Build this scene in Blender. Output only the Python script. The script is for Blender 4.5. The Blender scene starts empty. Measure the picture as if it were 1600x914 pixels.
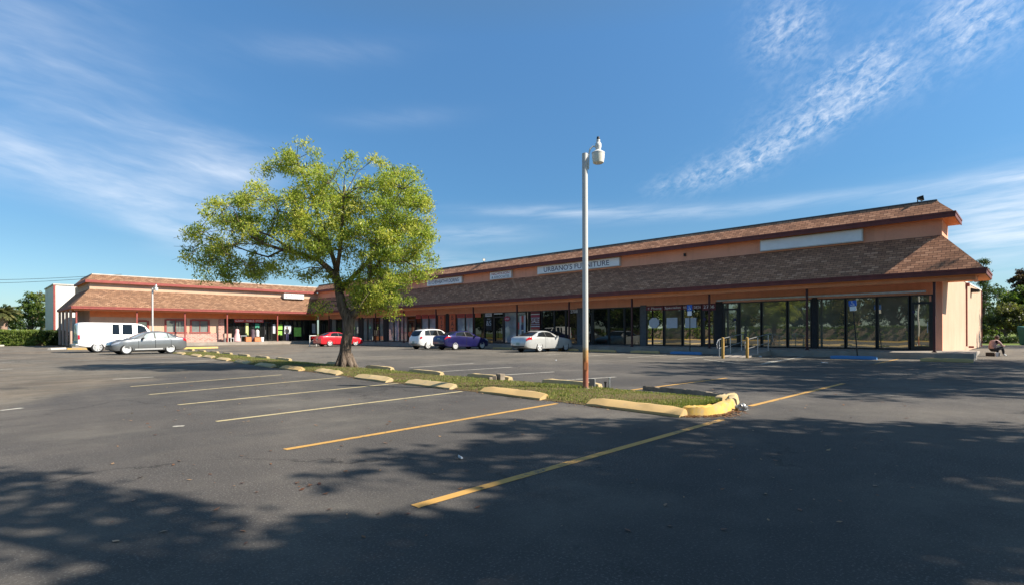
import bpy, bmesh, math, random
import numpy as np
from mathutils import Vector, Matrix
C = bpy.context.scene.collection
R = math.radians
rnd = random.Random(7)
rng = np.random.default_rng(11)

# ------------------------------------------------------------------ camera
F, CX, CY = 837.0, 800.0, 519.5
CAM_H = 1.27
fw = Vector((0.7145, 0.6997, 0)).normalized()
rt = Vector((fw.y, -fw.x, 0))
roll = R(0.188)
rtp = rt * math.cos(roll) - Vector((0, 0, 1)) * math.sin(roll)
upp = Vector((0, 0, 1)) * math.cos(roll) + rt * math.sin(roll)
EYE = Vector((0, 0, CAM_H))

def ray(px, py=CY):
    return fw + rtp * ((px - CX) / F) + upp * ((CY - py) / F)
def gnd(px, py, z=0.0):                      # survey point on a horizontal plane
    d = ray(px, py)
    t = (z - CAM_H) / d.z
    return EYE + d * t
def onX(px, X):
    d = ray(px); return X * d.y / d.x
def onY(px, Y):
    d = ray(px); return Y * d.x / d.y

cam_d = bpy.data.cameras.new('camera'); cam = bpy.data.objects.new('camera', cam_d); C.objects.link(cam)
cam_d.sensor_width = 36; cam_d.lens = F / 1600 * 36
cam_d.shift_y = (CY - 457) / 1600
cam_d.clip_start = 0.05; cam_d.clip_end = 5000
M = Matrix.Identity(4)
for i in range(3):
    M[i][0] = rtp[i]; M[i][1] = upp[i]; M[i][2] = -fw[i]; M[i][3] = EYE[i]
cam.matrix_world = M
bpy.context.scene.camera = cam

# ------------------------------------------------------------------ materials
def nm(name):
    m = bpy.data.materials.new(name); m.use_nodes = True
    nt = m.node_tree; b = nt.nodes['Principled BSDF']
    return m, nt, b
def N(nt, t, **kw):
    n = nt.nodes.new(t)
    for k, v in kw.items():
        if k.startswith('i_'):
            key = k[2:]; key = int(key) if key.isdigit() else key
            n.inputs[key].default_value = v
        else: setattr(n, k, v)
    return n
def ramp(nt, src, stops):
    r = nt.nodes.new('ShaderNodeValToRGB')
    while len(r.color_ramp.elements) < len(stops): r.color_ramp.elements.new(0.5)
    for e, (p, c) in zip(r.color_ramp.elements, stops):
        e.position = p; e.color = (*c, 1) if len(c) == 3 else c
    nt.links.new(src, r.inputs[0]); return r
def math_(nt, op, a, b=None, c=None, clamp=False):
    n = nt.nodes.new('ShaderNodeMath'); n.operation = op; n.use_clamp = clamp
    for i, v in enumerate((a, b, c)):
        if v is None: continue
        if isinstance(v, (int, float)): n.inputs[i].default_value = v
        else: nt.links.new(v, n.inputs[i])
    return n.outputs[0]
def mixc(nt, fac, a, b, mode='MIX'):
    n = nt.nodes.new('ShaderNodeMix'); n.data_type = 'RGBA'; n.blend_type = mode
    for s, v in ((0, fac), (6, a), (7, b)):
        if isinstance(v, (int, float)): n.inputs[s].default_value = v
        elif isinstance(v, tuple): n.inputs[s].default_value = (*v, 1)
        else: nt.links.new(v, n.inputs[s])
    return n.outputs[2]

def plain(name, col, rough=0.6, metal=0.0, var=0.15, scale=6.0, bump=0.0, bscale=60, coat=0.0, spec=0.5):
    m, nt, b = nm(name)
    tc = N(nt, 'ShaderNodeTexCoord')
    no = N(nt, 'ShaderNodeTexNoise', i_Scale=scale, i_Detail=6.0, i_Roughness=0.65)
    nt.links.new(tc.outputs['Object'], no.inputs['Vector'])
    lo = tuple(max(0, c * (1 - var)) for c in col); hi = tuple(min(1, c * (1 + var)) for c in col)
    r = ramp(nt, no.outputs['Fac'], [(0.3, lo), (0.7, hi)])
    nt.links.new(r.outputs[0], b.inputs['Base Color'])
    b.inputs['Roughness'].default_value = rough; b.inputs['Metallic'].default_value = metal
    b.inputs['Coat Weight'].default_value = coat; b.inputs['Coat Roughness'].default_value = 0.05
    b.inputs['Specular IOR Level'].default_value = spec
    if bump > 0:
        n2 = N(nt, 'ShaderNodeTexNoise', i_Scale=bscale, i_Detail=4.0)
        nt.links.new(tc.outputs['Object'], n2.inputs['Vector'])
        bp = N(nt, 'ShaderNodeBump', i_Strength=bump, i_Distance=0.02)
        nt.links.new(n2.outputs['Fac'], bp.inputs['Height']); nt.links.new(bp.outputs[0], b.inputs['Normal'])
    return m

def worn(name, col, under, amount=0.45, scale=9, rough=0.75):
    """paint chipped and stained down to what lies under it"""
    m, nt, b = nm(name)
    tc = N(nt, 'ShaderNodeTexCoord')
    n1 = N(nt, 'ShaderNodeTexNoise', i_Scale=scale, i_Detail=10.0, i_Roughness=0.75)
    n2 = N(nt, 'ShaderNodeTexNoise', i_Scale=1.7, i_Detail=3.0)
    for n in (n1, n2): nt.links.new(tc.outputs['Object'], n.inputs['Vector'])
    s = math_(nt, 'ADD', math_(nt, 'MULTIPLY', n1.outputs['Fac'], 0.65), math_(nt, 'MULTIPLY', n2.outputs['Fac'], 0.35))
    f = ramp(nt, s, [(amount - 0.05, (0, 0, 0)), (amount + 0.05, (1, 1, 1))])
    c2 = mixc(nt, math_(nt, 'MULTIPLY', n1.outputs['Fac'], 0.5), col, tuple(c * 0.62 for c in col))
    nt.links.new(mixc(nt, f.outputs[0], under, c2), b.inputs['Base Color'])
    b.inputs['Roughness'].default_value = rough
    bp = N(nt, 'ShaderNodeBump', i_Strength=0.35, i_Distance=0.01)
    nt.links.new(n1.outputs['Fac'], bp.inputs['Height']); nt.links.new(bp.outputs[0], b.inputs['Normal'])
    return m

def stucco(name, col):
    m, nt, b = nm(name)
    g = N(nt, 'ShaderNodeNewGeometry')
    n1 = N(nt, 'ShaderNodeTexNoise', i_Scale=0.6, i_Detail=6.0, i_Roughness=0.6)
    n2 = N(nt, 'ShaderNodeTexNoise', i_Scale=14.0, i_Detail=5.0, i_Roughness=0.7)
    mp = N(nt, 'ShaderNodeMapping'); mp.inputs['Scale'].default_value = (3, 3, 0.25)
    n3 = N(nt, 'ShaderNodeTexNoise', i_Scale=1.2, i_Detail=4.0)
    nt.links.new(g.outputs['Position'], mp.inputs[0]); nt.links.new(mp.outputs[0], n3.inputs['Vector'])
    for n in (n1, n2): nt.links.new(g.outputs['Position'], n.inputs['Vector'])
    a = mixc(nt, ramp(nt, n1.outputs['Fac'], [(0.3, (0, 0, 0)), (0.7, (1, 1, 1))]).outputs[0], tuple(c * 0.9 for c in col), tuple(min(1, c * 1.08) for c in col))
    a = mixc(nt, ramp(nt, n3.outputs['Fac'], [(0.5, (0, 0, 0)), (0.8, (.35, .35, .35))]).outputs[0], a, tuple(c * 0.62 for c in col))
    a = mixc(nt, ramp(nt, n2.outputs['Fac'], [(0.35, (.18, .18, .18)), (0.5, (0, 0, 0))]).outputs[0], a, tuple(c * 0.7 for c in col))
    nt.links.new(a, b.inputs['Base Color']); b.inputs['Roughness'].default_value = 0.9
    bp = N(nt, 'ShaderNodeBump', i_Strength=0.5, i_Distance=0.03)
    nt.links.new(n2.outputs['Fac'], bp.inputs['Height']); nt.links.new(bp.outputs[0], b.inputs['Normal'])
    return m

def shingle(name, axis, tone=1.0, warm=(1, 1, 1)):
    m, nt, b = nm(name)
    g = N(nt, 'ShaderNodeNewGeometry'); sp = N(nt, 'ShaderNodeSeparateXYZ'); nt.links.new(g.outputs['Position'], sp.inputs[0])
    cb = N(nt, 'ShaderNodeCombineXYZ')
    nt.links.new(sp.outputs['Y' if axis == 'Y' else 'X'], cb.inputs[0])
    nt.links.new(math_(nt, 'MULTIPLY', sp.outputs['Z'], 1.33), cb.inputs[1])
    br = N(nt, 'ShaderNodeTexBrick', offset=0.5, offset_frequency=2, squash=1.0)
    nt.links.new(cb.outputs[0], br.inputs['Vector'])
    br.inputs['Scale'].default_value = 1.0
    br.inputs['Brick Width'].default_value = 0.31; br.inputs['Row Height'].default_value = 0.15
    br.inputs['Mortar Size'].default_value = 0.012; br.inputs['Mortar Smooth'].default_value = 0.2
    br.inputs['Color1'].default_value = (0, 0, 0, 1); br.inputs['Color2'].default_value = (1, 1, 1, 1); br.inputs['Mortar'].default_value = (0, 0, 0, 1)
    br.inputs['Bias'].default_value = 0.0
    cells = ramp(nt, br.outputs['Color'], [(0, (.155 * tone, .085 * tone, .052 * tone)), (.35, (.215 * tone, .118 * tone, .066 * tone)), (.7, (.28 * tone, .152 * tone, .087 * tone)), (1, (.36 * tone, .215 * tone, .128 * tone))])
    n1 = N(nt, 'ShaderNodeTexNoise', i_Scale=0.35, i_Detail=5.0); nt.links.new(g.outputs['Position'], n1.inputs['Vector'])
    n2 = N(nt, 'ShaderNodeTexNoise', i_Scale=25.0, i_Detail=3.0); nt.links.new(g.outputs['Position'], n2.inputs['Vector'])
    col = mixc(nt, ramp(nt, n1.outputs['Fac'], [(.4, (0, 0, 0)), (.7, (.3, .3, .3))]).outputs[0], cells.outputs[0], (.15 * tone, .09 * tone, .06 * tone))
    col = mixc(nt, math_(nt, 'MULTIPLY', n2.outputs['Fac'], 0.35), col, (.23 * tone, .135 * tone, .085 * tone))
    col = mixc(nt, math_(nt, 'MULTIPLY', br.outputs['Fac'], 0.7), col, (.04, .028, .024))
    col = mixc(nt, 1.0, col, warm, 'MULTIPLY')
    nt.links.new(col, b.inputs['Base Color']); b.inputs['Roughness'].default_value = 0.95
    b.inputs['Specular IOR Level'].default_value = 0.15
    fr = math_(nt, 'FRACT', math_(nt, 'DIVIDE', math_(nt, 'MULTIPLY', sp.outputs['Z'], 1.33), 0.15))
    hgt = math_(nt, 'ADD', math_(nt, 'MULTIPLY', math_(nt, 'SUBTRACT', 1.0, fr), 0.6), math_(nt, 'MULTIPLY', n2.outputs['Fac'], 0.4))
    bp = N(nt, 'ShaderNodeBump', i_Strength=0.25, i_Distance=0.02)
    nt.links.new(hgt, bp.inputs['Height']); nt.links.new(bp.outputs[0], b.inputs['Normal'])
    return m

def glassm(name, body, fac, tint=(.8, .8, .75), rough=0.01, streak=0.0):
    """tinted shop glass: dark body behind a reflecting surface"""
    m, nt, b = nm(name)
    out = nt.nodes['Material Output']
    g = N(nt, 'ShaderNodeNewGeometry')
    no = N(nt, 'ShaderNodeTexNoise', i_Scale=0.9, i_Detail=4.0); nt.links.new(g.outputs['Position'], no.inputs['Vector'])
    cr = ramp(nt, no.outputs['Fac'], [(.35, tuple(c * .7 for c in body)), (.65, tuple(min(1, c * 1.3) for c in body))])
    d = N(nt, 'ShaderNodeBsdfDiffuse'); nt.links.new(cr.outputs[0], d.inputs[0])
    gl = N(nt, 'ShaderNodeBsdfGlossy'); gl.inputs['Color'].default_value = (*tint, 1); gl.inputs['Roughness'].default_value = rough
    bn = N(nt, 'ShaderNodeTexNoise', i_Scale=0.7, i_Detail=1.0); nt.links.new(g.outputs['Position'], bn.inputs['Vector'])
    bp = N(nt, 'ShaderNodeBump', i_Strength=0.06, i_Distance=0.05); nt.links.new(bn.outputs['Fac'], bp.inputs['Height'])
    nt.links.new(bp.outputs[0], gl.inputs['Normal'])
    fr = N(nt, 'ShaderNodeFresnel', i_IOR=1.5)
    f = math_(nt, 'ADD', math_(nt, 'MULTIPLY', fr.outputs[0], 0.9), fac, clamp=True)
    mx = N(nt, 'ShaderNodeMixShader'); nt.links.new(f, mx.inputs[0]); nt.links.new(d.outputs[0], mx.inputs[1]); nt.links.new(gl.outputs[0], mx.inputs[2])
    nt.links.new(mx.outputs[0], out.inputs[0]); nt.nodes.remove(b)
    return m

def leafm(name, c1, c2, c3, trans=0.45):
    m, nt, b = nm(name); out = nt.nodes['Material Output']
    at = N(nt, 'ShaderNodeAttribute', attribute_name='tint')
    r = ramp(nt, at.outputs['Fac'], [(0.0, c1), (0.55, c2), (1.0, c3)])
    nt.links.new(r.outputs[0], b.inputs['Base Color']); b.inputs['Roughness'].default_value = 0.45
    b.inputs['Specular IOR Level'].default_value = 0.35
    t = N(nt, 'ShaderNodeBsdfTranslucent')
    tcol = mixc(nt, 1.0, r.outputs[0], (1.12, 1.2, .6), 'MULTIPLY'); nt.links.new(tcol, t.inputs[0])
    mx = N(nt, 'ShaderNodeMixShader', i_0=trans)
    nt.links.new(b.outputs[0], mx.inputs[1]); nt.links.new(t.outputs[0], mx.inputs[2]); nt.links.new(mx.outputs[0], out.inputs[0])
    return m

def paintm(name, col, metal=0.3, rough=0.32):
    m, nt, b = nm(name)
    tc = N(nt, 'ShaderNodeTexCoord')
    no = N(nt, 'ShaderNodeTexNoise', i_Scale=3.0, i_Detail=5.0); nt.links.new(tc.outputs['Object'], no.inputs['Vector'])
    r = ramp(nt, no.outputs['Fac'], [(.3, tuple(c * .9 for c in col)), (.7, tuple(min(1, c * 1.05) for c in col))])
    nt.links.new(r.outputs[0], b.inputs['Base Color'])
    b.inputs['Metallic'].default_value = metal; b.inputs['Roughness'].default_value = rough
    b.inputs['Coat Weight'].default_value = 0.8; b.inputs['Coat Roughness'].default_value = 0.06
    return m

MT = {}
MT['stucco'] = stucco('peach_stucco', (.80, .38, .25))
MT['cream'] = stucco('cream_stucco', (.54, .37, .26))
MT['white_wall'] = stucco('white_render', (.78, .75, .68))
MT['tan_wall'] = stucco('tan_render', (.46, .33, .26))
MT['beam'] = plain('orange_beam_paint', (.66, .235, .09), .75, var=.12, scale=2, bump=.1)
MT['soffit'] = plain('orange_soffit_paint', (.70, .235, .06), .8, var=.1, scale=2, bump=.1)
MT['fascia'] = plain('dark_red_fascia_paint', (.15, .035, .03), .65, var=.25, scale=2.5, bump=.1)
MT['redtrim'] = plain('red_trim_paint', (.28, .06, .05), .65, var=.2, scale=4)
MT['shA'] = shingle('brown_shingles_lightened_for_fill', 'Y', 1.5, (1.12, 1.0, 1.04))  # colour lightened and warmed beyond shB to stand in for missing fill light
MT['shB'] = shingle('brown_shingles_short_wing', 'X', 1.0, (1.0, 1.0, 1.05))
MT['post'] = plain('dark_post_paint', (.06, .014, .014), .6, var=.2)
MT['frame'] = plain('black_aluminium_frame', (.012, .012, .013), .4, var=.3)
MT['pillar'] = plain('black_storefront_pillar', (.025, .024, .025), .8, var=.3, bump=.15)
MT['pillar_grey'] = plain('grey_storefront_pillar', (.10, .105, .11), .85, var=.25, bump=.2)
MT['g_dark'] = glassm('dark_shop_glass', (.012, .013, .012), .06)
MT['g_tint'] = glassm('olive_tinted_glass', (.165, .155, .118), .27, (.78, .76, .66))
MT['g_mirror'] = glassm('mirror_film_glass', (.03, .03, .025), .55, (.92, .90, .82))
MT['g_tan'] = glassm('glass_over_tan_blind', (.14, .12, .08), .12)
MT['g_white'] = glassm('glass_over_white_sheet', (.36, .38, .42), .05)
MT['g_pink'] = glassm('glass_over_pinkish_curtain', (.30, .26, .26), .06)
MT['g_grey'] = glassm('glass_with_grey_blind', (.20, .22, .21), .12)
MT['orange_film'] = plain('orange_window_film', (.66, .13, .045), .5, var=.1)
MT['red_film'] = plain('red_window_film', (.46, .055, .045), .5, var=.12)
MT['maroon_film'] = plain('maroon_window_film', (.16, .022, .03), .5, var=.12)
MT['paper'] = plain('white_paper', (.55, .58, .62), .8, var=.05)
MT['sign_face'] = plain('white_sign_face', (.84, .86, .88), .4, var=.06, scale=1.5)
MT['ink_navy'] = plain('navy_lettering', (.035, .03, .09), .6, var=.05)
MT['ink_red'] = plain('red_lettering', (.40, .04, .09), .6, var=.05)
MT['ink_black'] = plain('black_lettering', (.02, .02, .022), .6, var=.05)
MT['ink_white'] = plain('white_lettering', (.80, .80, .80), .5, var=.03)
MT['concrete'] = plain('walk_concrete', (.30, .26, .22), .9, var=.22, scale=1.5, bump=.25)
MT['kerbwhite'] = plain('pale_concrete', (.52, .48, .43), .9, var=.2, scale=2, bump=.2)
MT['stop_yellow'] = worn('yellow_wheel_stop_paint', (.60, .40, .17), (.40, .29, .17), .40)
MT['stop_cream'] = worn('faded_yellow_wheel_stop_paint', (.60, .44, .22), (.42, .33, .2), .45)
MT['kerb_yellow'] = worn('bright_yellow_kerb_paint', (.66, .42, .09), (.42, .31, .17), .47, 6)
MT['stop_blue'] = worn('blue_wheel_stop_paint', (.09, .25, .52), (.2, .24, .28), .36)
MT['line_yellow'] = worn('yellow_line_paint', (.55, .31, .08), (.10, .09, .075), .43, 14)
MT['line_pale'] = worn('pale_yellow_line_paint', (.52, .43, .24), (.12, .11, .09), .44, 12)
MT['kerb_dirty'] = plain('dirty_concrete', (.25, .205, .155), .95, var=.4, scale=5, bump=.4)
MT['line_white'] = worn('faded_white_line_paint', (.56, .53, .46), (.15, .135, .115), .44, 10)
def barkm():
    m, nt, b = nm('rough_bark'); tc = N(nt, 'ShaderNodeTexCoord'); mp = N(nt, 'ShaderNodeMapping'); mp.inputs['Scale'].default_value = (9, 9, 1.6)
    n1 = N(nt, 'ShaderNodeTexNoise', i_Scale=1.6, i_Detail=8.0, i_Roughness=.7, i_Distortion=.6); n2 = N(nt, 'ShaderNodeTexNoise', i_Scale=1.4, i_Detail=3.0)
    nt.links.new(tc.outputs['Object'], mp.inputs[0]); nt.links.new(mp.outputs[0], n1.inputs['Vector']); nt.links.new(tc.outputs['Object'], n2.inputs['Vector'])
    r = ramp(nt, n1.outputs['Fac'], [(.36, (.03, .022, .018)), (.5, (.13, .098, .075)), (.66, (.27, .21, .165))])
    c = mixc(nt, ramp(nt, n2.outputs['Fac'], [(.45, (0, 0, 0)), (.65, (.5, .5, .5))]).outputs[0], r.outputs[0], (.24, .19, .15))
    nt.links.new(c, b.inputs['Base Color']); b.inputs['Roughness'].default_value = .95; b.inputs['Specular IOR Level'].default_value = .1
    bp = N(nt, 'ShaderNodeBump', i_Strength=1.0, i_Distance=.06); nt.links.new(n1.outputs['Fac'], bp.inputs['Height']); nt.links.new(bp.outputs[0], b.inputs['Normal']); return m
MT['bark'] = barkm()
MT['leaf_near'] = leafm('yellow_green_leaf', (.16, .235, .042), (.37, .435, .072), (.60, .55, .12), .5)
MT['leaf_dark'] = leafm('deep_green_leaf', (.022, .045, .014), (.05, .085, .022), (.10, .125, .03))
MT['leaf_clip'] = leafm('clipped_hedge_leaf', (.10, .16, .035), (.21, .28, .06), (.34, .36, .10))
MT['leaf_olive'] = leafm('olive_leaf', (.065, .08, .03), (.13, .135, .05), (.20, .19, .08))
MT['leaf_purple'] = leafm('dark_reddish_leaf', (.05, .035, .03), (.08, .05, .045), (.11, .08, .05))
MT['leaf_hedge'] = leafm('hedge_leaf', (.055, .10, .02), (.12, .18, .035), (.22, .25, .06))
MT['grass'] = leafm('grass_blade', (.09, .135, .03), (.21, .24, .06), (.40, .34, .14), .35)
MT['litter'] = leafm('dry_leaf', (.10, .04, .02), (.20, .09, .04), (.34, .22, .12), .2)
MT['white_metal'] = plain('white_metal_paint', (.62, .62, .60), .5, var=.1, scale=3)
MT['steel'] = plain('galvanised_steel', (.45, .46, .48), .35, .8, var=.15)
MT['dark_metal'] = plain('dark_bronze_metal', (.03, .028, .026), .5, .5)
MT['lens'] = plain('milky_lamp_bowl', (.72, .70, .62), .25, var=.05)
MT['tyre'] = plain('tyre_rubber', (.014, .014, .015), .85, var=.3)
MT['rim'] = plain('silver_wheel_rim', (.66, .67, .68), .35, .25, var=.08)
MT['well'] = plain('black_underbody', (.008, .008, .009), .9)
MT['carglass'] = glassm('dark_car_glass', (.012, .014, .015), .02, (.6, .65, .7))
MT['cargrey'] = glassm('pale_car_glass', (.34, .38, .38), .12, (.85, .9, .95))
MT['tail'] = plain('red_lamp_lens', (.42, .012, .018), .15, var=.1, coat=.6)
MT['head'] = plain('clear_lamp_lens', (.45, .47, .5), .12, .4, var=.1, coat=.6)
MT['plate'] = plain('number_plate', (.28, .40, .38), .4)
MT['blacktrim'] = plain('black_plastic_trim', (.02, .02, .022), .55)
# ------------------------------------------------------------------ mesh helpers
K = 0.965                                    # survey scale of the buildings about the eye
def kp(p): return (p[0] * K, p[1] * K, CAM_H + (p[2] - CAM_H) * K)

def tag(o, label=None, cat=None, group=None, kind=None):
    if label: o['label'] = label
    if cat: o['category'] = cat
    if group: o['group'] = group
    if kind: o['kind'] = kind
    return o
def empty(name, loc, rz=0.0, label=None, cat=None, group=None):
    o = bpy.data.objects.new(name, None); C.objects.link(o); o.empty_display_size = 0.2
    o.location = loc; o.rotation_euler = (0, 0, rz)
    return tag(o, label, cat, group)

class MB:
    def __init__(s): s.v = []; s.f = []; s.mi = []; s.cur = 0
    def add(s, vs, fs):
        o = len(s.v); s.v += [tuple(v) for v in vs]; s.f += [tuple(i + o for i in f) for f in fs]; s.mi += [s.cur] * len(fs); return s
    def box(s, x0, x1, y0, y1, z0, z1):
        vs = [(x, y, z) for z in (z0, z1) for y in (y0, y1) for x in (x0, x1)]
        return s.add(vs, [(0, 2, 3, 1), (4, 5, 7, 6), (0, 1, 5, 4), (2, 6, 7, 3), (0, 4, 6, 2), (1, 3, 7, 5)])
    def obox(s, c, u, v, w, a, b, h):        # oriented box: centre, three unit axes, half sizes
        c = Vector(c); vs = [c + u * (i * a) + v * (j * b) + w * (k * h) for k in (-1, 1) for j in (-1, 1) for i in (-1, 1)]
        return s.add(vs, [(0, 2, 3, 1), (4, 5, 7, 6), (0, 1, 5, 4), (2, 6, 7, 3), (0, 4, 6, 2), (1, 3, 7, 5)])
    def prism(s, poly, d):                   # closed polygon (3-D) pushed along vector d
        n = len(poly); d = Vector(d); a = [Vector(p) for p in poly]; vs = a + [p + d for p in a]
        fs = [tuple(range(n - 1, -1, -1)), tuple(range(n, 2 * n))] + [(i, (i + 1) % n, n + (i + 1) % n, n + i) for i in range(n)]
        return s.add(vs, fs)
    def hull(s, A, B):                       # two matching rings joined and capped
        n = len(A); vs = list(A) + list(B)
        return s.add(vs, [tuple(range(n - 1, -1, -1)), tuple(range(n, 2 * n))] + [(i, (i + 1) % n, n + (i + 1) % n, n + i) for i in range(n)])
    def tube(s, pts, rad, n=8, cap=True):
        pts = [Vector(p) for p in pts]; rs = rad if isinstance(rad, (list, tuple)) else [rad] * len(pts)
        vs = []; ref = None
        for i, p in enumerate(pts):
            t = (pts[min(i + 1, len(pts) - 1)] - pts[max(i - 1, 0)]).normalized()
            if ref is None: ref = Vector((1, 0, 0)) if abs(t.x) < .9 else Vector((0, 1, 0))
            a = (ref - t * ref.dot(t)).normalized(); ref = a; b = t.cross(a)
            for k in range(n):
                q = 2 * math.pi * k / n
                vs.append(p + (a * math.cos(q) + b * math.sin(q)) * rs[i])
        fs = [(i * n + k, i * n + (k + 1) % n, (i + 1) * n + (k + 1) % n, (i + 1) * n + k) for i in range(len(pts) - 1) for k in range(n)]
        if cap: fs += [tuple(range(n - 1, -1, -1)), tuple(range((len(pts) - 1) * n, len(pts) * n))]
        return s.add(vs, fs)
    def lathe(s, prof, c=(0, 0, 0), n=20, axis='Z', cap=True):
        vs = []
        for (r, h) in prof:
            for k in range(n):
                q = 2 * math.pi * k / n; x, y = r * math.cos(q), r * math.sin(q)
                p = (x, y, h) if axis == 'Z' else (x, h, y)
                vs.append((c[0] + p[0], c[1] + p[1], c[2] + p[2]))
        m = len(prof)
        fs = [(i * n + k, i * n + (k + 1) % n, (i + 1) * n + (k + 1) % n, (i + 1) * n + k) for i in range(m - 1) for k in range(n)]
        if cap: fs += [tuple(range(n - 1, -1, -1)), tuple(range((m - 1) * n, m * n))]
        return s.add(vs, fs)
    def build(s, name, mat, parent=None, k=False, smooth=False, bevel=0.0, angle=35):
        me = bpy.data.meshes.new(name); vs = [kp(v) for v in s.v] if k else s.v
        if parent is not None and k: vs = [tuple(Vector(v) - parent.location) for v in vs]
        me.from_pydata(vs, [], s.f); me.validate()
        bm = bmesh.new(); bm.from_mesh(me); bmesh.ops.recalc_face_normals(bm, faces=bm.faces)
        if bevel > 0: bmesh.ops.bevel(bm, geom=bm.edges[:], offset=bevel, segments=2, profile=0.6, affect='EDGES')
        bm.to_mesh(me); bm.free()
        for m in (mat if isinstance(mat, list) else [mat]): me.materials.append(m)
        if isinstance(mat, list) and bevel == 0:
            for p, i in zip(me.polygons, s.mi): p.material_index = i
        if smooth:
            for p in me.polygons: p.use_smooth = True
            me.set_sharp_from_angle(angle=R(angle))
        o = bpy.data.objects.new(name, me); C.objects.link(o)
        if parent is not None: o.parent = parent
        return o
def part(name, mat, parent, k=True, **kw): pass

def text_mesh(txt, height, width=None, depth=0.006):
    cu = bpy.data.curves.new('lettering', 'FONT'); cu.body = txt; cu.size = 1; cu.extrude = 0.0; cu.align_x = 'CENTER'
    o = bpy.data.objects.new('lettering', cu); C.objects.link(o)
    dg = bpy.context.evaluated_depsgraph_get(); dg.update()
    me = bpy.data.meshes.new_from_object(o.evaluated_get(dg))
    bpy.data.objects.remove(o); bpy.data.curves.remove(cu)
    co = np.empty(len(me.vertices) * 3); me.vertices.foreach_get('co', co); co = co.reshape(-1, 3)
    lo, hi = co.min(0), co.max(0); co[:, :2] -= (lo + hi)[:2] / 2
    h = hi[1] - lo[1]; w = hi[0] - lo[0]
    sy = height / h; sx = sy if width is None else width / w
    co[:, 0] *= sx; co[:, 1] *= sy
    me.vertices.foreach_set('co', co.ravel()); me.update()
    return me
def lettering(txt, height, centre, right, mat, parent, width=None, normal=None):
    """flat letters standing on a vertical face; right = reading direction"""
    me = text_mesh(txt, height, width); me.materials.clear(); me.materials.append(mat)
    o = bpy.data.objects.new('lettering', me); C.objects.link(o)
    r = Vector(right); u = Vector((0, 0, 1)); n = r.cross(u)
    Mx = Matrix.Identity(4)
    for i in range(3): Mx[i][0] = r[i]; Mx[i][1] = u[i]; Mx[i][2] = n[i]; Mx[i][3] = centre[i]
    if parent is not None:
        o.parent = parent
        o.matrix_local = parent.matrix_basis.inverted() @ Mx
    else: o.matrix_world = Mx
    return o
RA = (0, -1, 0)        # reading direction on the long wing (faces -X)
RB = (1, 0, 0)         # reading direction on the short wing (faces -Y)

# ------------------------------------------------------------------ long wing
XE, XW, YE, YS = 31.6, 33.3, 1.615, 3.28
EB, WB_ = 67.6, 69.2                      # eave and wall of the short wing
XEL, XWL = 7.34, 8.92                     # its left eave and left wall
Z0, Z1 = 0.34, 3.08
RET = 35.75
bA = empty('shopping_building', kp((XW, 36, 0.27)), 0, 'long shopping wing with dark glass storefronts, peach parapet band and brown shingle awning roof', 'building')
bB = empty('shopping_building', kp((20, WB_, 0.27)), 0, 'short sunlit shopping wing with brick wainscot and red posts at the far end', 'building')

def wallbox(par, mat, *b, name='wall'): return MB().box(*b).build(name, mat, par, True)
# walls of the long wing
m = MB(); m.box(XW, XW + .3, YS, WB_, 5.0, 6.78)                                        # parapet band
m.box(XW + .3, RET, YS, YS + .25, 5.0, 6.78)
m.build('parapet_wall', MT['stucco'], bA, True)
m = MB(); m.box(XW + .02, XW + .3, YS + .02, WB_, Z1, 3.75); m.build('header_wall', MT['stucco'], bA, True)
m = MB(); m.prism([(XW + .301, YS, 0.0), (59, YS, 0.0), (59, YS, 4.63), (45.4, YS, 4.42), (36.6, YS, 4.25), (RET, YS, 4.25), (RET, YS, 5.0), (XW + .301, YS, 5.0)], (0, .25, 0))
m.build('side_wall', MT['cream'], bA, True)
m = MB(); m.prism([(RET + .01, YS - .03, 4.24), (36.6, YS - .03, 4.24), (45.4, YS - .03, 4.41), (59.03, YS - .03, 4.62), (59.03, YS - .03, 4.70), (45.4, YS - .03, 4.49), (36.6, YS - .03, 4.32), (RET + .01, YS - .03, 4.32)], (0, .34, 0))
m.build('coping', MT['white_wall'], bA, True)
m = MB(); m.box(58.9, 59.12, YS - .05, YS - .01, 0, 4.6); m.build('corner_trim', MT['redtrim'], bA, True)
m = MB(); m.box(XW, XW + .3, YS - .004, 3.78, 0.2, 3.75); m.build('corner_pier', MT['stucco'], bA, True)
m = MB(); m.box(XW + .31, 58.99, YS + .26, WB_ + 10, 4.0, 4.1); m.build('roof_deck', MT['concrete'], bA, True)
m = MB(); m.box(58.8, 58.99, YS + .26, WB_ + 10, 0, 4.0); m.build('rear_wall', MT['tan_wall'], bA, True)

# lower shingle roof: one mitred slope with its return round the corner
def slab(A, B, C_, D, t=.06):
    A, B, C_, D = map(Vector, (A, B, C_, D)); n = (B - A).cross(D - A).normalized()
    if n.z < 0: n = -n
    return MB().hull([A, B, C_, D], [A - n * t, B - n * t, C_ - n * t, D - n * t])
ZE, ZJ = 4.05, 5.94
s_ = MB()
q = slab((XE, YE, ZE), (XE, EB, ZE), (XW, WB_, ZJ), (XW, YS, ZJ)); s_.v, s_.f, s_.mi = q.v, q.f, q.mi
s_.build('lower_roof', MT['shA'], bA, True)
q = slab((XE, YE, ZE), (RET, YE, ZE), (RET, YS, ZJ), (XW, YS, ZJ)); q.build('lower_roof_return', MT['shB'], bA, True)
m = MB(); m.prism([(XE - .05, YE - .05, ZE - .27), (XE - .05, YE - .05, ZE + .01), (XE, YE, ZE + .015), (XE, YE, ZE - .27)], (0, .0001, 0)) if False else None
m = MB()
m.box(XE - .04, XE, YE - .04, EB, ZE - .24, ZE + .012); m.box(XE, RET, YE - .04, YE, ZE - .24, ZE + .012)
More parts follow.
